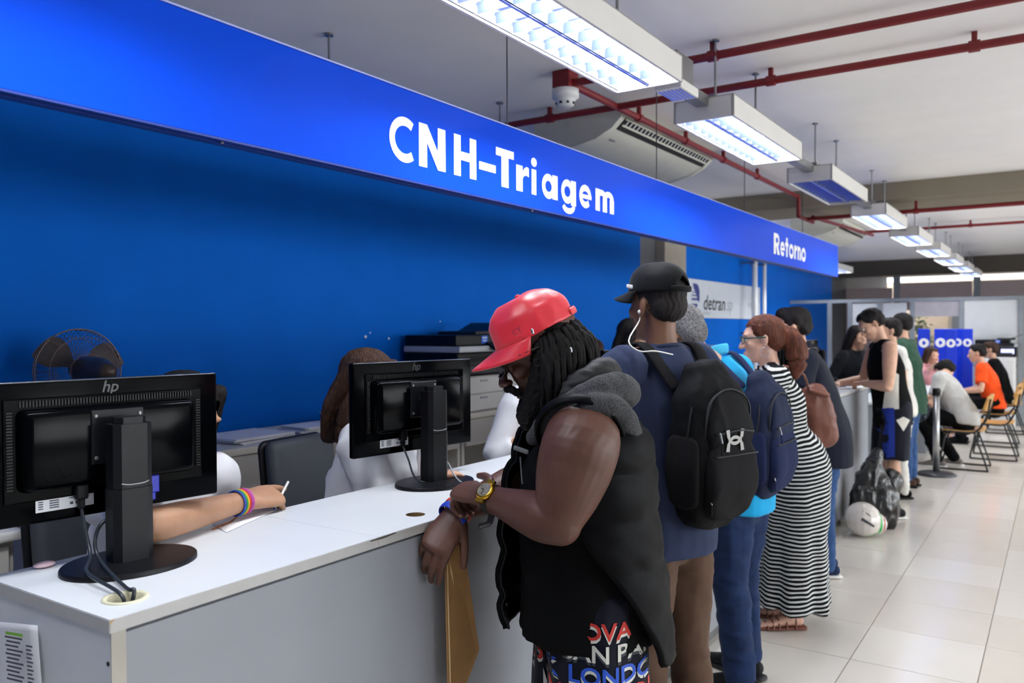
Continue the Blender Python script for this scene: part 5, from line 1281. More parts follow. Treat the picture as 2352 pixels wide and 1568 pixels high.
# brown paper envelope in the right hand
en = thing('paper_envelope', 'brown kraft paper envelope dangling from the hand of the man in the red cap', 'envelope', U(1060, 1590, 2.3), world=True)
fr_ = [U(1027, 1275, 2.265), U(1060, 1245, 2.30), U(1074, 1310, 2.315), U(1101, 1492, 2.36), U(1064, 1590, 2.35), U(1034, 1588, 2.28)]
thk = nrm(-FW*.3-RT*.95)*.008; n = len(fr_)
M_KR = pm('kraft', 'a87f50', .75, var=.08, scale=16, bump=.08, bscale=90)
mk('envelope', (np.array(fr_+[p+thk for p in fr_]), [tuple(range(n))[::-1], tuple(range(n, 2*n))]+[(i, (i+1) % n, n+(i+1) % n, n+i) for i in range(n)]), M_KR, en)
mk('torn_flap', (np.array([U(1031, 1283, 2.255), U(1039, 1315, 2.25), U(1043, 1345, 2.245), U(1036, 1318, 2.25)]), [(0, 1, 2, 3)]), pm('kraft_light', 'd9b88a', .8), en)
mk('seam', tube([U(1027, 1290, 2.262), U(1035, 1585, 2.275)], [.0022], seg=6, sub=1), pm('kraft_light', 'd9b88a', .8), en)
# ================================================================== backpacks
def make_backpack(label, c, back, up, W=.30, Hh=.50, D=.17, main='0f1013', accent='17181c', logo=False, S=None, sh=None):
    """c centre, back = outward normal, up = long axis"""
    y = nrm(back); z = nrm(up-(np.dot(up, y))*y); x = np.cross(y, z); M = np.column_stack([x, y, z])
    t = thing('backpack', label, 'backpack', c-z*Hh/2, world=True)
    mm = pm('pack_'+main, main, .75, var=.12, scale=12, bump=.25, bscale=260, spec=.15); ma = pm('packa_'+accent, accent, .8, var=.1, bump=.3, bscale=350, spec=.12)
    def T(s): return xf(s, M, c)
    X = [tube([(0, -.01, -Hh*.47), (0, .0, -Hh*.3), (0, .0, 0), (0, -.005, Hh*.3), (0, -.02, Hh*.44)], [(W*.44, D*.42), (W*.5, D*.52), (W*.5, D*.52), (W*.46, D*.46), (W*.3, D*.3)], side=(1, 0, 0), seg=28, power=3.2)]
    mkmesh('body', remesh([T(q) for q in X], .008, 3, [(.004, (14, 14, 10), True), (.002, (40, 40, 40), False)]), mm, t)
    X = [tube([(0, D*.42, -Hh*.06), (0, D*.47, Hh*.1), (0, D*.40, Hh*.28)], [(W*.38, D*.14), (W*.38, D*.14), (W*.26, D*.08)], side=(1, 0, 0), seg=24, power=3.5)]
    mkmesh('front_panel', remesh([T(q) for q in X], .007, 3, [(.003, (20, 20, 14), True)]), mm, t)
    X = [tube([(0, D*.40, -Hh*.44), (0, D*.52, -Hh*.30), (0, D*.50, -Hh*.1)], [(W*.38, D*.18), (W*.42, D*.2), (W*.40, D*.14)], side=(1, 0, 0), seg=24, power=4)]
    mkmesh('lower_pocket', remesh([T(q) for q in X], .007, 3, [(.003, (18, 18, 14), True)]), ma, t)
    for s in (-1, 1): mkmesh('side_pocket', remesh([T(tube([(s*W*.47, 0, -Hh*.4), (s*W*.5, 0, -Hh*.2), (s*W*.485, 0, -Hh*.02)], [(D*.36, .016), (D*.4, .018), (D*.38, .012)], side=(0, 1, 0), seg=16, power=3))], .007, 2), ma, t)
    def zp(pts, nm='zipper'): return mk(nm, T(tube(pts, [.0035], seg=6, sub=6)), pm('zip_tape', '26272c', .5, spec=.2), t, True)
    zp([(-W*.4, D*.40, -Hh*.02), (-W*.36, D*.45, Hh*.26), (0, D*.43, Hh*.36), (W*.36, D*.45, Hh*.26), (W*.4, D*.40, -Hh*.02)])
    zp([(-W*.37, D*.64, -Hh*.09), (0, D*.70, -Hh*.085), (W*.37, D*.64, -Hh*.09)])
    zp([(-W*.33, D*.60, Hh*.06), (0, D*.66, Hh*.08), (W*.33, D*.60, Hh*.06)])
    zp([(-W*.5, D*.1, -Hh*.05), (-W*.49, D*.2, Hh*.2), (-W*.3, D*.1, Hh*.40), (0, D*.02, Hh*.46), (W*.3, D*.1, Hh*.40), (W*.49, D*.2, Hh*.2), (W*.5, D*.1, -Hh*.05)])
    for p in ((-W*.39, D*.44, -Hh*.05), (W*.33, D*.66, Hh*.07), (W*.39, D*.50, -Hh*.35)):
        pu = mk('zip_pull', T(tube([p, (p[0], p[1]+.008, p[2]-.03)], [.004, .0035], seg=6, sub=1)), pm('zip_metal', '8b8d92', .35, .7), t, True)
        mk('pull_cord', T(tube([(p[0], p[1]+.008, p[2]-.03), (p[0]+.004, p[1]+.01, p[2]-.065)], [.0035], seg=6, sub=1)), ma, pu, True)
    mk('top_handle', T(tube([(-.05, -D*.35, Hh*.43), (-.045, -D*.3, Hh*.52), (.045, -D*.3, Hh*.52), (.05, -D*.35, Hh*.43)], [(.012, .005)], side=(0, 1, 0), seg=8)), ma, t, True)
    if sh is not None:    # straps over the shoulders: sh = list of waypoint lists in world coordinates
        for pts in sh: mk('shoulder_strap', tube(pts, [(.030, .008)], side=x, seg=10, sub=6), ma, t, True)
    if logo:
        lg = []
        a0 = arc(0, .016, .032, .026, 190, 350, 18); a1 = arc(0, -.016, .032, .026, 170, 10, 18)
        lg.append(stroke(a0, .011)); lg.append(stroke(a1, .011))
        for sx in (-1, 1):
            for sy in (-1, 1): lg.append(poly((sx*.025, sy*.010), (sx*.028, sy*.036), (sx*.046, sy*.034), (sx*.039, sy*.008)))
        q = place(layerS(lg, .0002), (0, 0, 0), (1, 0, 0), (0, 1, 0)); q = (np.column_stack([-q[0][:, 0], np.full(len(q[0]), D*.655)+q[0][:, 2], q[0][:, 1]*1.0+Hh*.015]), q[1])
        mk('logo', T(xf(q, None, (W*.06, 0, 0))), pm('logo_silver_grey', '9b9b98', .5), t, label='grey interlocking sports logo')
    return t
def simple(label, base, f, H=1.72, skin_=SK_L, hair=None, hmat=H_DRK, vox=.010, body=None, fem=False, hs=1., **kw):
    ha = kw.pop('head_at', None); J = pose(base, f, H, **kw); t = new_person(label, (base[0], base[1], base[2] if len(base) > 2 else 0.))
    if ha is not None: J['head'] = ha
    c = dict(hs=hs, fem=fem); c.update(body or {})
    mkmesh('body', body_mesh(J, c, vox), skin_, t)
    if hair: mkmesh('hair', hair_mesh(J, hair, hs*1.02, .007 if vox < .009 else .009), hmat, t)
    return t, J

# ================================================================== man with the black cap and backpack
f2 = nrm(-RT*.60+FW*.80); b2 = U(1535, 1240, 2.92)
P2, J2 = simple('tall man in a black cap and navy T-shirt wearing a black backpack', (b2[0], b2[1]), f2, 1.80, SK_B, None, vox=.0065, hy=0, lean=3, hs=1.04, stepL=.02, stepR=-.06,
    wl=A(-1.52, 2.82, 1.11), wr_=A(-1.45, 3.1, 1.12), body=dict(neck=.056))
mkmesh('hair', hair_mesh(J2, 'crop', 1.035, .006), pm('hair_fade', '15100e', .8, var=.3, scale=120), P2)
M_CAP = cloth('cap_black', '0b0d10', .7, bump=.1); cap_parts(P2, J2, M_CAP, 1.10, crease=.3)
mk('cap_patch', xf(tube([(-.09, .02, .062), (-.088, .045, .066)], [(.006, .001)], side=(0, 0, 1), seg=6, sub=1), frame(J2['hf'], J2['hu'])*1.1, J2['head']), M_LET, P2)
mkmesh('t_shirt', shirt_mesh(J2, dict(hem=.13, sleeve=.62, slr=.078, torso=[(.20, .155), (.198, .152), (.18, .13), (.20, .135), (.18, .105), (.075, .07)], wr=[(.010, (5, 5, 4), True), (.004, (14, 14, 10), True)]), .008), C_NAVY, P2)
mk('collar', tube([J2['neck']+frame(f2)@A(.066*math.cos(a), .062*math.sin(a), .018-.012*math.sin(a)) for a in np.linspace(0, 2*PI, 25)], [.0075], seg=8, sub=1, cap=None), C_NAVY, P2, True)
mkmesh('trousers', trouser_mesh(J2, dict(e=.92, top=.0, r=(.102, .09, .074, .066, .06)), .009), cloth('khaki_brown', '5a463a', bump=.15), P2)
for k in 'LR': shoe(P2, J2, k, C_BLK, M_WHITE)
er = hp_(J2, (-.082, 0, -.02), 1.04)
mk('earphone', joinS([tube([er+(0, 0, .006), er-UP*.03, U(1444, 782, 2.74), U(1468, 806, 2.71), U(1505, 806, 2.70), U(1545, 814, 2.74)], [.0024], seg=6), ell(er, (.007, .007, .007), nu=10, nv=6)]), pm('earphone_white', 'e9e9e6', .4), P2, True, label='white earphone and wire')
up2 = nrm(UP*.97-f2*-.0+f2*.20); bc = J2['chest']-f2*.205-UP*.075+np.cross(f2, UP)*.0
def over_shoulder(J, s, c, f, wtop=.04, d=.03):
    S = lerp(J['neck'], J['sh'+('L' if s < 0 else 'R')], .62); r = J['r']*s
    return [J['chest']-f*.13+r*.09+UP*.10, S-f*.06+UP*.045, S+UP*.067, S+f*.07+UP*.03, J['chest']+f*.14+r*.13+UP*.03, J['waist']+f*.08+r*.19-UP*.0, J['waist']-f*.10+r*.19-UP*.04]
make_backpack('black backpack with a grey sports logo on the man in the black cap', bc, -f2, up2, .28, .47, .18, '0e0f12', '1a1a1c', True, sh=[over_shoulder(J2, -1, bc, f2), over_shoulder(J2, 1, bc, f2)])

# ================================================================== man in the turquoise polo
f3 = nrm((-1, .10, 0)); 
P3, J3 = simple('grey-haired man in a turquoise polo and jeans leaning on the counter', (-1.19, 3.615), f3, 1.74, SK_L, 'short', H_GRY, .008, lean=11, side_lean=-4, hp=24, hs=1.03, head_at=U(1562, 775, 3.46), stepL=-.05, stepR=.02, feet=.14, wl=A(-1.6, 3.05, 1.11), wr_=A(-1.58, 3.35, 1.11))
C_TUR = cloth('turquoise', '1e9fd6', .8)
mkmesh('polo_shirt', shirt_mesh(J3, dict(hem=.12, sleeve=.62, slr=.08, torso=[(.195, .15), (.195, .15), (.185, .145), (.20, .14), (.18, .11), (.078, .074)], wr=[(.009, (6, 6, 6), True)])), C_TUR, P3)
ck = J3['neck']+J3['u']*.03
mk('collar', tube([ck+frame(f3)@A(.07*math.cos(a), .066*math.sin(a), .008-.022*math.sin(a)) for a in np.linspace(0, 2*PI, 25)], [(.022, .006)], side=(0, 0, 1), seg=8, sub=1, cap=None), cloth('turquoise_light', '49b9e4'), P3, True)
jn3 = mkmesh('jeans', trouser_mesh(J3, dict(e=1.0, r=(.105, .092, .078, .07, .066), wr=[(.008, (9, 9, 6), True), (.006, (12, 12, 30), True)]), .009), C_JEAN, P3)
bvj = bvh_of(jn3); pc = J3['pelvis']-f3*.3+J3['r']*.075-UP*.06
q = project(subdiv(place(poly((-.06, .07), (.06, .07), (.06, -.04), (0, -.075), (-.06, -.04)), pc, J3['r'], UP), .03), bvj, f3, .004)
mk('back_pocket', q, cloth('jeans_pocket', '3a5686', bump=.2, var=.25), jn3, True)
for k in 'LR':
    o = shoe(P3, J3, k, cloth('sneaker_black', '17181b', .6), pm('sole_dark', '222326', .6), 1.08)
    a_ = J3['an'+k]; tt = J3['toe'+k]; mk('orange_stripe', tube([a_-UP*.045+tt*.0+np.cross(tt, UP)*.047, a_-UP*.03+tt*.05+np.cross(tt, UP)*.045, a_-UP*.045+tt*.1+np.cross(tt, UP)*.043], [.004], seg=6), pm('sneaker_orange', 'e2622a', .5), o, True)
c3 = J3['chest']-f3*.20-UP*.10-J3['r']*.0
make_backpack('navy backpack on the man in the turquoise polo', c3, -f3, nrm(J3['u']*.7+UP*.3), .29, .46, .15, '1d2640', '20294a', False, sh=[over_shoulder(J3, -1, c3, f3), over_shoulder(J3, 1, c3, f3)])

# ================================================================== woman in the striped dress
f4 = nrm((-.92, -.38, 0))
P4, J4 = simple('woman in a long black and white striped dress with an auburn ponytail', (-1.21, 4.50), f4, 1.66, SK_P, 'pony', H_RED, .008, fem=True, lean=11, side_lean=-3, hp=6, wl=A(-1.58, 4.0, 1.10), wr_=A(-1.58, 4.3, 1.10), body=dict(arm=(.056, .053, .043, .043, .027)))
M_STR = pm('stripe_dress', '111113', .85, spec=.1)
nt = M_STR.node_tree; b_ = nt.nodes['Principled BSDF']; tc = nt.nodes.new('ShaderNodeTexCoord'); sx_ = nt.nodes.new('ShaderNodeSeparateXYZ'); nt.links.new(tc.outputs['Object'], sx_.inputs[0])
def mth(op, a, b=None):
    n_ = nt.nodes.new('ShaderNodeMath'); n_.operation = op
    for i, v in enumerate((a, b)):
        if v is None: continue
        if isinstance(v, (int, float)): n_.inputs[i].default_value = v
        else: nt.links.new(v, n_.inputs[i])
    return n_.outputs[0]
nzs = nt.nodes.new('ShaderNodeTexNoise'); nzs.inputs['Scale'].default_value = 5; nt.links.new(tc.outputs['Object'], nzs.inputs[0])
zz = mth('ADD', mth('ADD', sx_.outputs[2], mth('MULTIPLY', nzs.outputs[0], .035)), mth('MULTIPLY', sx_.outputs[1], -.16))
fr2 = mth('LESS_THAN', mth('FRACT', mth('MULTIPLY', zz, 1/.0215)), .41)
mx = nt.nodes.new('ShaderNodeMix'); mx.data_type = 'RGBA'; nt.links.new(fr2, mx.inputs[0]); mx.inputs[6].default_value = hexc('121214')+(1,); mx.inputs[7].default_value = hexc('d3d6d6')+(1,)
nt.links.new(mx.outputs[2], b_.inputs['Base Color'])
bp4 = A(-1.21, 4.50, 0); hemc = bp4+f4*.02
sk = tube([J4['waist'], J4['pelvis']-f4*.03, J4['pelvis']-UP*.16-f4*.035, bp4+UP*.45-f4*.03, bp4+UP*.115-f4*.02], [(.165, .135), (.20, .175), (.20, .18), (.19, .17), (.215, .195)], side=J4['r'], seg=28, cap='flat')
def folds(V, N):
    L = V-bp4; a = np.arctan2(L @ J4['r'], L @ f4); k = np.clip((.85-L[:, 2])/.75, 0, 1); return np.sin(a*7+L[:, 2]*1.5)*.014*k+np.sin(a*13+1)*.005*k
mkmesh('striped_dress', shirt_mesh(J4, dict(hem=.05, sleeve=.5, slr=.072, torso=[(.185, .155), (.18, .15), (.16, .135), (.178, .145), (.16, .10), (.07, .066)], extra=[sk], fn=folds, wr=[(.005, (8, 8, 8), True)]), .009), M_STR, P4)
glasses(P4, J4, pm('frame_teal', '17423f', .3), pm('lens_clear', 'cfe0e0', .05, alpha=.25, var=0)); eyes(P4, J4)
mk('earring', tube([hp_(J4, (-.082, .0, -.045))+A(0, 0, 0)+frame(J4['hf'])@A(0, .024*math.cos(a), .024*math.sin(a)-.02) for a in np.linspace(0, 2*PI, 21)], [.0018], seg=6, sub=1, cap=None), M_BEAD, P4, True)
M_SAN = pm('sandal_leather', '7a4a3a', .5)
for k in 'LR':
    a_ = J4['an'+k]; tt = J4['toe'+k]; g_ = A(a_[0], a_[1], 0); sd = np.cross(tt, UP)
    so = mk('sandal', tube([g_-tt*.07+UP*.009, g_+UP*.009, g_+tt*.1+UP*.009, g_+tt*.19+UP*.009], [(.032, .009), (.034, .009), (.044, .009), (.028, .009)], side=sd, seg=14, power=3), M_SAN, P4, True)
    for x_, w_, h_ in ((.13, .043, .032), (.10, .044, .045), (.07, .042, .055), (.03, .039, .065), (-.02, .037, .07)):
        mk('strap', tube([g_+tt*x_-sd*w_+UP*.012, g_+tt*x_-sd*w_*.6+UP*h_, g_+tt*(x_+.01)+UP*(h_+.012), g_+tt*x_+sd*w_*.6+UP*h_, g_+tt*x_+sd*w_+UP*.012], [(.005, .0025)], side=tt, seg=6, sub=4), M_SAN, so, True)
hb = thing('handbag', 'brown leather shoulder bag behind the woman in the striped dress', 'handbag', U(1885, 1015, 4.75), world=True)
M_LEA = pm('brown_leather', '6f4133', .5, var=.12, bump=.15, bscale=60)
X = [tube([U(1890, 1005, 4.75), U(1882, 950, 4.74), U(1868, 900, 4.72)], [(.085, .05), (.085, .055), (.07, .035)], side=nrm(RT*.9+UP*.15), seg=20, power=3)]
mkmesh('bag_body', remesh(X, .008, 2, [(.004, (16, 16, 16), True)]), M_LEA, hb)
mk('flap', tube([U(1862, 897, 4.70), U(1892, 905, 4.70)], [(.02, .05)], side=UP, seg=10, sub=2), M_LEA, hb, True)
mk('handle', tube([U(1860, 900, 4.7), U(1838, 852, 4.62), J4['shR']+UP*.06, J4['shR']+f4*.06+UP*.03], [.007], seg=8), M_LEA, hb, True)

# ================================================================== man in the dark polo
f5 = nrm((-.96, -.28, 0))
P5, J5 = simple('man in a dark navy polo and jeans with thick black hair', (-1.26, 5.555), f5, 1.74, SK_L, 'quiff', H_DRK, .009, lean=16, side_lean=-7, hp=8, wl=A(-1.6, 5.15, 1.1), wr_=A(-1.58, 5.5, 1.1), feet=.12)
mkmesh('polo_shirt', shirt_mesh(J5, dict(hem=.20, sleeve=.62, slr=.078, torso=[(.205, .165), (.2, .155), (.185, .145), (.20, .14), (.18, .11), (.075, .07)], wr=[(.008, (6, 6, 6), True)])), cloth('polo_dark', '1a1e2c'), P5)
mk('collar', tube([J5['neck']+J5['u']*.03+frame(f5)@A(.068*math.cos(a), .064*math.sin(a), .008-.02*math.sin(a)) for a in np.linspace(0, 2*PI, 25)], [(.02, .005)], side=(0, 0, 1), seg=8, sub=1, cap=None), cloth('polo_dark', '1a1e2c'), P5, True)
mkmesh('jeans', trouser_mesh(J5, dict(e=1.05, r=(.098, .085, .068, .06, .056))), C_JEAN2, P5)
for k in 'LR': shoe(P5, J5, k, cloth('shoe_navy', '1f2c4a', .7), M_WHITE)
# ================================================================== man in the black tank top
f6 = nrm((-.9, -.45, 0))
P6, J6 = simple('man in a black and white tank top and long sports shorts reading at the counter', (-1.17, 7.53), f6, 1.77, SK_L, 'short', H_DRK, .009, lean=11, side_lean=-5, hp=36, wl=onZ(1985, 880, 1.13), wr_=A(-1.58, 7.45, 1.12), feet=.11, body=dict(arm=(.06, .056, .044, .046, .03), leg=(.08, .055, .06, .036)))
eyes(P6, J6)
tk = shirt_mesh(J6, dict(hem=.14, sleeve=0, slr=.05, torso=[(.195, .15), (.19, .145), (.18, .135), (.19, .135), (.13, .10), (.07, .066)], wr=[(.007, (7, 7, 6), True)]))
to = mkmesh('tank_top', tk, C_BLK, P6)
bvt = bvh_of(to); q = project(subdiv(place(poly((-.05, .17), (.03, .21), (.045, .0), (.05, -.19), (-.06, -.19)), J6['waist']-J6['r']*.3+f6*.035-UP*.05, f6, UP), .04), bvt, J6['r'], .004)
mk('white_panel', q, cloth('tank_white', 'd2d0c8'), to, True, label='white side panel')
so_ = mkmesh('shorts', trouser_mesh(J6, dict(e=1.12, len=.49, r=(.115, .118, .125), wr=[(.008, (8, 8, 4), True)])), cloth('shorts_dark', '161723', .7), P6)
bvs = bvh_of(so_); q = project(subdiv(place(rect(-.04, -.52, .035, .02), J6['pelvis']-J6['r']*.4+f6*.085, f6, UP), .04), bvs, J6['r'], .004)
mk('blue_stripe', q, cloth('stripe_blue', '23368c'), so_, True)
q = project(subdiv(place(poly((-.06, .03), (0, -.06), (.055, .03), (0, .06)), J6['pelvis']-J6['r']*.4-f6*.02-UP*.12, f6, UP), .03), bvs, J6['r'], .005)
mk('white_mark', q, cloth('tank_white', 'd2d0c8'), so_, True)
for k in 'LR': shoe(P6, J6, k, cloth('sneaker_black', '17181b', .6), M_WHITE)
# ================================================================== people farther along
f7 = nrm((-.95, .1, 0))
P7b, J7b = simple('person in white trousers and shirt, mostly hidden behind the tank-top man', (-1.24, 8.42), f6, 1.68, SK_L, 'short', H_DRK, .011, lean=8)
mkmesh('shirt', shirt_mesh(J7b, dict(hem=.1), .012), cloth('white_cotton', 'd9d7d2'), P7b); mkmesh('trousers', trouser_mesh(J7b, {}, .012), cloth('white_cotton', 'd9d7d2'), P7b)
for k in 'LR': shoe(P7b, J7b, k, C_BLK, M_BLK)
P7, J7 = simple('man in a dark green shirt and jeans beside the tank-top man', (-1.25, 9.07), f7, 1.74, SK_L, 'crop', H_DRK, .011, lean=6)
mkmesh('shirt', shirt_mesh(J7, dict(hem=.17, sleeve=.6, torso=[(.2, .15), (.195, .15), (.18, .14), (.2, .14), (.17, .11), (.075, .07)]), .012), cloth('green', '2c4a3b'), P7); mkmesh('jeans', trouser_mesh(J7, {}, .012), C_JEAN2, P7)
for k in 'LR': shoe(P7, J7, k, cloth('shoe_brown', '4a342c', .7), M_BLK)
make_backpack('dark grey bag hanging in front of the man in green', U(2112, 925, 9.0), nrm(-FW*.6+RT*.8), UP, .2, .33, .13, '2b3038', '363c46')
f8 = nrm((-1, 0, 0))
def seated(label, x, y, H, lean, hp, hairk, hmat, scol, tcol, z=.0, seat=.46, f=f8, sk=SK_L, **kw):
    t, J = simple(label, (x, y, z), f, H, sk, hairk, hmat, kw.pop('vox', .011), seat=seat, lean=lean, hp=hp, **kw)
    return t, J
P8, J8 = seated('seated man in a light grey T-shirt and black trousers, bent forward', -.90, 10.62, 1.76, 28, 38, 'short', H_DRK, None, None, head_at=U(2172, 852, 9.6), wl=A(-1.42, 10.4, .80), wr_=A(-1.42, 10.8, .80), stepL=-.15, stepR=-.3)
mkmesh('t_shirt', shirt_mesh(J8, dict(hem=.05, sleeve=.65, torso=[(.19, .15), (.195, .16), (.185, .15), (.2, .145), (.17, .11), (.075, .07)]), .012), cloth('light_grey', 'b4b3b1'), P8)
mkmesh('trousers', trouser_mesh(J8, dict(r=(.09, .085, .07, .062, .056)), .012), C_BLK, P8)
mkmesh('beard', remesh([xf(ell((0, .055, -.085), (.05, .05, .045)), frame(J8['hf'], J8['hu']), J8['head'])], .008, 2), H_DRK, P8)
for k in 'LR': shoe(P8, J8, k, cloth('shoe_grey', '77706b', .7), M_WHITE)
P9, J9 = seated('seated man in a bright orange T-shirt', -.72, 12.85, 1.72, 17, 8, 'short', H_DRK, None, None, wl=A(-1.1, 12.6, .72), wr_=A(-1.1, 13.1, .72))
mkmesh('t_shirt', shirt_mesh(J9, dict(hem=.05, sleeve=.7, slr=.075), .012), cloth('orange', 'f2541f', .8), P9); mkmesh('trousers', trouser_mesh(J9, {}, .013), C_BLK, P9)
for k in 'LR': shoe(P9, J9, k, C_BLK, M_BLK)
P10, J10 = seated('person in a black shirt sitting farthest back beside the partition', -.70, 14.45, 1.72, 14, 5, 'short', H_BRN, None, None)
mkmesh('shirt', shirt_mesh(J10, dict(hem=.05, sleeve=.7), .013), C_BLK, P10); mkmesh('trousers', trouser_mesh(J10, {}, .014), C_BLK, P10)
C7, J_ = seated('clerk in a pink top with raised hands at the far desk', -1.72, 13.75, 1.52, 12, 10, 'long', H_BRN, None, None, f=nrm((1, -.5, 0)), wl=A(-1.4, 13.35, 1.08), wr_=A(-1.5, 13.2, 1.05), vox=.012, fem=True)
mkmesh('blouse', shirt_mesh(J_, dict(hem=.05, sleeve=1.5, slr=.06), .013), cloth('pink', 'd0959a'), C7); mkmesh('trousers', trouser_mesh(J_, {}, .014), C_BLK, C7)
C6, J_ = simple('clerk in a dark jacket behind the far end of the counter', (-1.86, 9.3), nrm((.9, -.5, 0)), 1.6, SK_L, 'long', H_DRK, .012, lean=6, hp=15, wl=A(-1.62, 8.9, 1.05), wr_=A(-1.85, 8.85, 1.0), fem=True)
mkmesh('jacket', shirt_mesh(J_, dict(hem=.12, sleeve=1.85, slr=.062), .013), cloth('jacket_dark', '14161c'), C6); mkmesh('trousers', trouser_mesh(J_, {}, .014), C_BLK, C6)

# ================================================================== clerks behind the counter
fx_ = nrm((1, .05, 0)); C_WHT = cloth('white_shirt', 'dfe1e8', .75, bump=.05, var=.03)
el1 = onZ(345, 1207, 1.125); wr1 = onZ(562, 1150, 1.118)
J = pose((-2.26, 1.40, .27), fx_, 1.62, seat=.60, lean=14, hp=22, wr_=wr1, wl=A(-2.02, 1.72, .92)); J['elR'] = el1; J['shR'] = lerp(J['shR'], el1, .12); J['head'] = U(428, 962, 2.46); J['hdR'] = nrm(onZ(650, 1132, 1.112)-wr1)
C1 = new_person('clerk writing behind the near left monitor, arm with bright bracelets on the counter', (-2.26, 1.40, .27))
mkmesh('body', body_mesh(J, dict(fem=True, arm=(.05, .047, .043, .043, .029), handR=dict(n=-UP*.6+FW*.65, curl=(6, 30, 38, 42), s=1.25, thumb=(.8, .45, .45), spread=1), it=5), .0055), SK_T, C1)
mkmesh('hair', hair_mesh(J, 'long', 1.06, .007), H_DRK, C1)
mkmesh('shirt', shirt_mesh(J, dict(hem=.05, sleeve=.75, slr=.07)), C_WHT, C1); mkmesh('trousers', trouser_mesh(J, {}, .013), C_BLK, C1)
ax_ = nrm(wr1-el1); Bf = frame(ax_)
for i, (cl, off) in enumerate((('d8352f', -.005), ('e8b62a', -.012), ('2f9a4a', -.019), ('3a55b8', -.026), ('b0489c', .003), ('c85ab0', .009))):
    c = wr1+ax_*(off-.012); mk('bracelet', tube([c+Bf@A(.0345*math.cos(a), 0, .0345*math.sin(a)) for a in np.linspace(0, 2*PI, 25)], [(.0036, .003)], side=ax_, seg=6, sub=1, cap=None), pm('bracelet_%d' % i, cl, .7), C1, True)
mk('bracelet_tassel', joinS([tube([wr1-UP*.033-ax_*.02, wr1-UP*.045-ax_*.05-FW*.02, wr1-UP*.047-ax_*(.075+.01*k)-FW*(.02+.008*k)], [.0022], seg=5) for k in range(4)]), pm('tassel', '8a4a24', .9, var=.5, scale=90), C1, True)
pn = thing('pen', 'blue and white pen in the writing clerk\'s hand', 'pen', onZ(640, 1160, CT+.004), world=True)
p0 = onZ(628, 1172, CT+.004); p1_ = U(662, 1106, 2.5)
mk('barrel', cyl(p0+nrm(p1_-p0)*.01, p1_, .0038, 8), M_WHITE, pn, True); mk('tip', cyl(p0, p0+nrm(p1_-p0)*.01, .001, 8, .0036), pm('pen_blue', '2f49b0', .4), pn, True)
J = pose((-2.23, 2.23, .27), nrm((1, .3, 0)), 1.66, seat=.64, lean=18, hp=20, wr_=onZ(1004, 1090, 1.10), wl=A(-2.02, 2.62, 1.0), hr=-UP*.9-RT*.5)
J['head'] = U(848, 893, 2.98)
C2 = new_person('clerk in a white shirt with long brown hair behind the second monitor', (-2.23, 2.23, .27))
mkmesh('body', body_mesh(J, dict(fem=True, handR=dict(n=-UP, curl=(8, 8, 10, 12), d=nrm(onZ(1052, 1086, 1.09)-onZ(1010, 1090, 1.10)))), .0065), SK_L, C2)
mkmesh('hair', hair_mesh(J, 'mid', 1.08, .005), H_BRN, C2)
mkmesh('shirt', shirt_mesh(J, dict(hem=.05, sleeve=1.25, slr=.075, torso=[(.19, .15), (.19, .15), (.17, .14), (.19, .145), (.17, .11), (.07, .066)], wr=[(.011, (8, 8, 9), True), (.004, (20, 20, 20), True)])), C_WHT, C2); mkmesh('trousers', trouser_mesh(J, {}, .013), C_BLK, C2)
M_RN = pm('nail_red', 'c0243c', .3)
for p, d, n in J['tipsR'][:4]: mk('fingernail', ell(p+UP*.005, (.005, .005, .003), nu=8, nv=6), M_RN, C2, True)
def clerk(label, x, y, seat, hairk, hmat, shirt, lean=12, hp=15, f=fx_, H=1.64, **kw):
    t, J = simple(label, (x, y, .27), f, H, SK_T, hairk, hmat, .010, fem=True, seat=seat, lean=lean, hp=hp, **kw)
    mkmesh('shirt', shirt_mesh(J, dict(hem=.05, sleeve=.7 if kw.get('wl') is None else 1.4, slr=.065), .012), shirt, t); mkmesh('trousers', trouser_mesh(J, {}, .014), C_BLK, t); return t, J
clerk('clerk with long dark hair and a pale blouse beside the black cap', -2.32, 4.72, .76, 'long', H_DRK, cloth('blouse_grey', 'b9b4b4'), 6, 12)
clerk('clerk in white beyond the second monitor, face hidden by the red cap', -2.24, 3.42, .70, 'short', H_DRK, C_WHT, 12, 10, wl=A(-1.96, 3.6, 1.12), wr_=A(-1.97, 3.2, 1.13))
clerk('person seated by the wall desk, only the brown hair showing', -3.0, 5.72, .62, 'short', H_BRN, C_BLK, 5, 5, f=nrm((-1, 0, 0)))

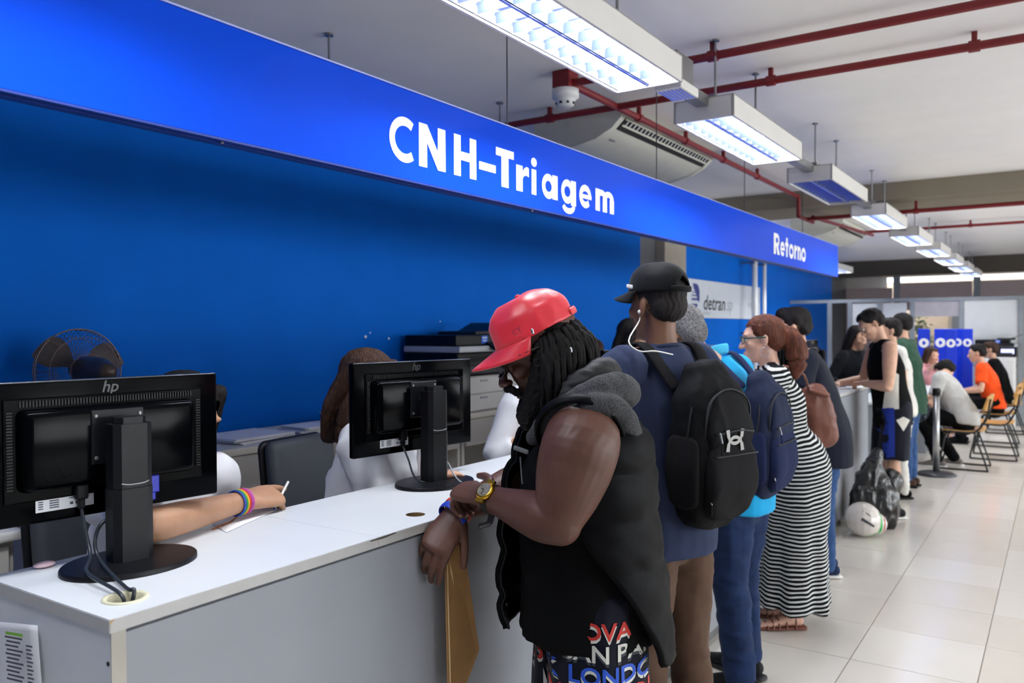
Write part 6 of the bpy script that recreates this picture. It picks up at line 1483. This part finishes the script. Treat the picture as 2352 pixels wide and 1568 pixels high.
# ================================================================== motorcycle helmet and rubbish bag
hp0 = onZ(1982, 1232, 0)
hm = thing('motorcycle_helmet', 'white motorcycle helmet with green and red trim on the floor', 'helmet', hp0, world=True)
hc = hp0+UP*.135
M_HW = pm('helmet_white', 'd9d2cc', .25, coat=.5)
mkmesh('shell', remesh([ell(hc, (.155, .13, .13), frame(RT)), ell(hc+RT*.07-UP*.03, (.11, .10, .09))], .007, 4), M_HW, hm)
bvh_h = BVHTree.FromPolygons([v.co+Vector(hm.location) for v in hm.children[0].data.vertices], [tuple(p.vertices) for p in hm.children[0].data.polygons])
for nm, pl, col in (('visor_slot', poly((-.07, .02), (.02, -.03), (.025, -.015), (-.06, .04)), '3c3c40'), ('green_trim', poly((.08, -.09), (.1, -.09), (.115, .07), (.095, .07)), '1fb04a'), ('red_trim', poly((.12, -.08), (.13, -.08), (.14, .05), (.13, .05)), 'c23a2c'), ('green_trim', poly((.0, -.115), (.09, -.10), (.09, -.09), (0, -.105)), '1fb04a'), ('vent', poly((-.05, .08), (.0, .05), (.0, .06), (-.045, .09)), '8b8480')):
    mk(nm, project(subdiv(place(pl, hc-FW*.3, RT, UP), .03), bvh_h, FW, .002), pm('helm_'+col, col, .4), hm, True)
gb = thing('plastic_bag', 'black plastic rubbish bag behind the white helmet', 'plastic bag', onZ(2015, 1222, 0)+FW*.18+A(.05, 0, 0), world=True)
g0 = np.array(gb.location)
mkmesh('bag', remesh([tube([g0+UP*.1, g0+UP*.22, g0+UP*.38-RT*.02, g0+UP*.52+RT*.01, g0+UP*.60+RT*.02], [(.17, .13), (.18, .15), (.12, .1), (.05, .045), (.02, .02)], side=RT, seg=20), tube([g0+RT*.1+UP*.3, g0+RT*.16+UP*.38, g0+RT*.14+UP*.42], [.06, .05, .03])], .009, 1, [(.022, (9, 9, 6), True), (.012, (22, 22, 14), True)]), pm('bag_black', '101113', .28, spec=.6), gb)
mk('tie', tube([g0+UP*.55-RT*.03, g0+UP*.56, g0+UP*.55+RT*.04], [.012], seg=8), pm('bag_black', '101113', .28, spec=.6), gb, True)
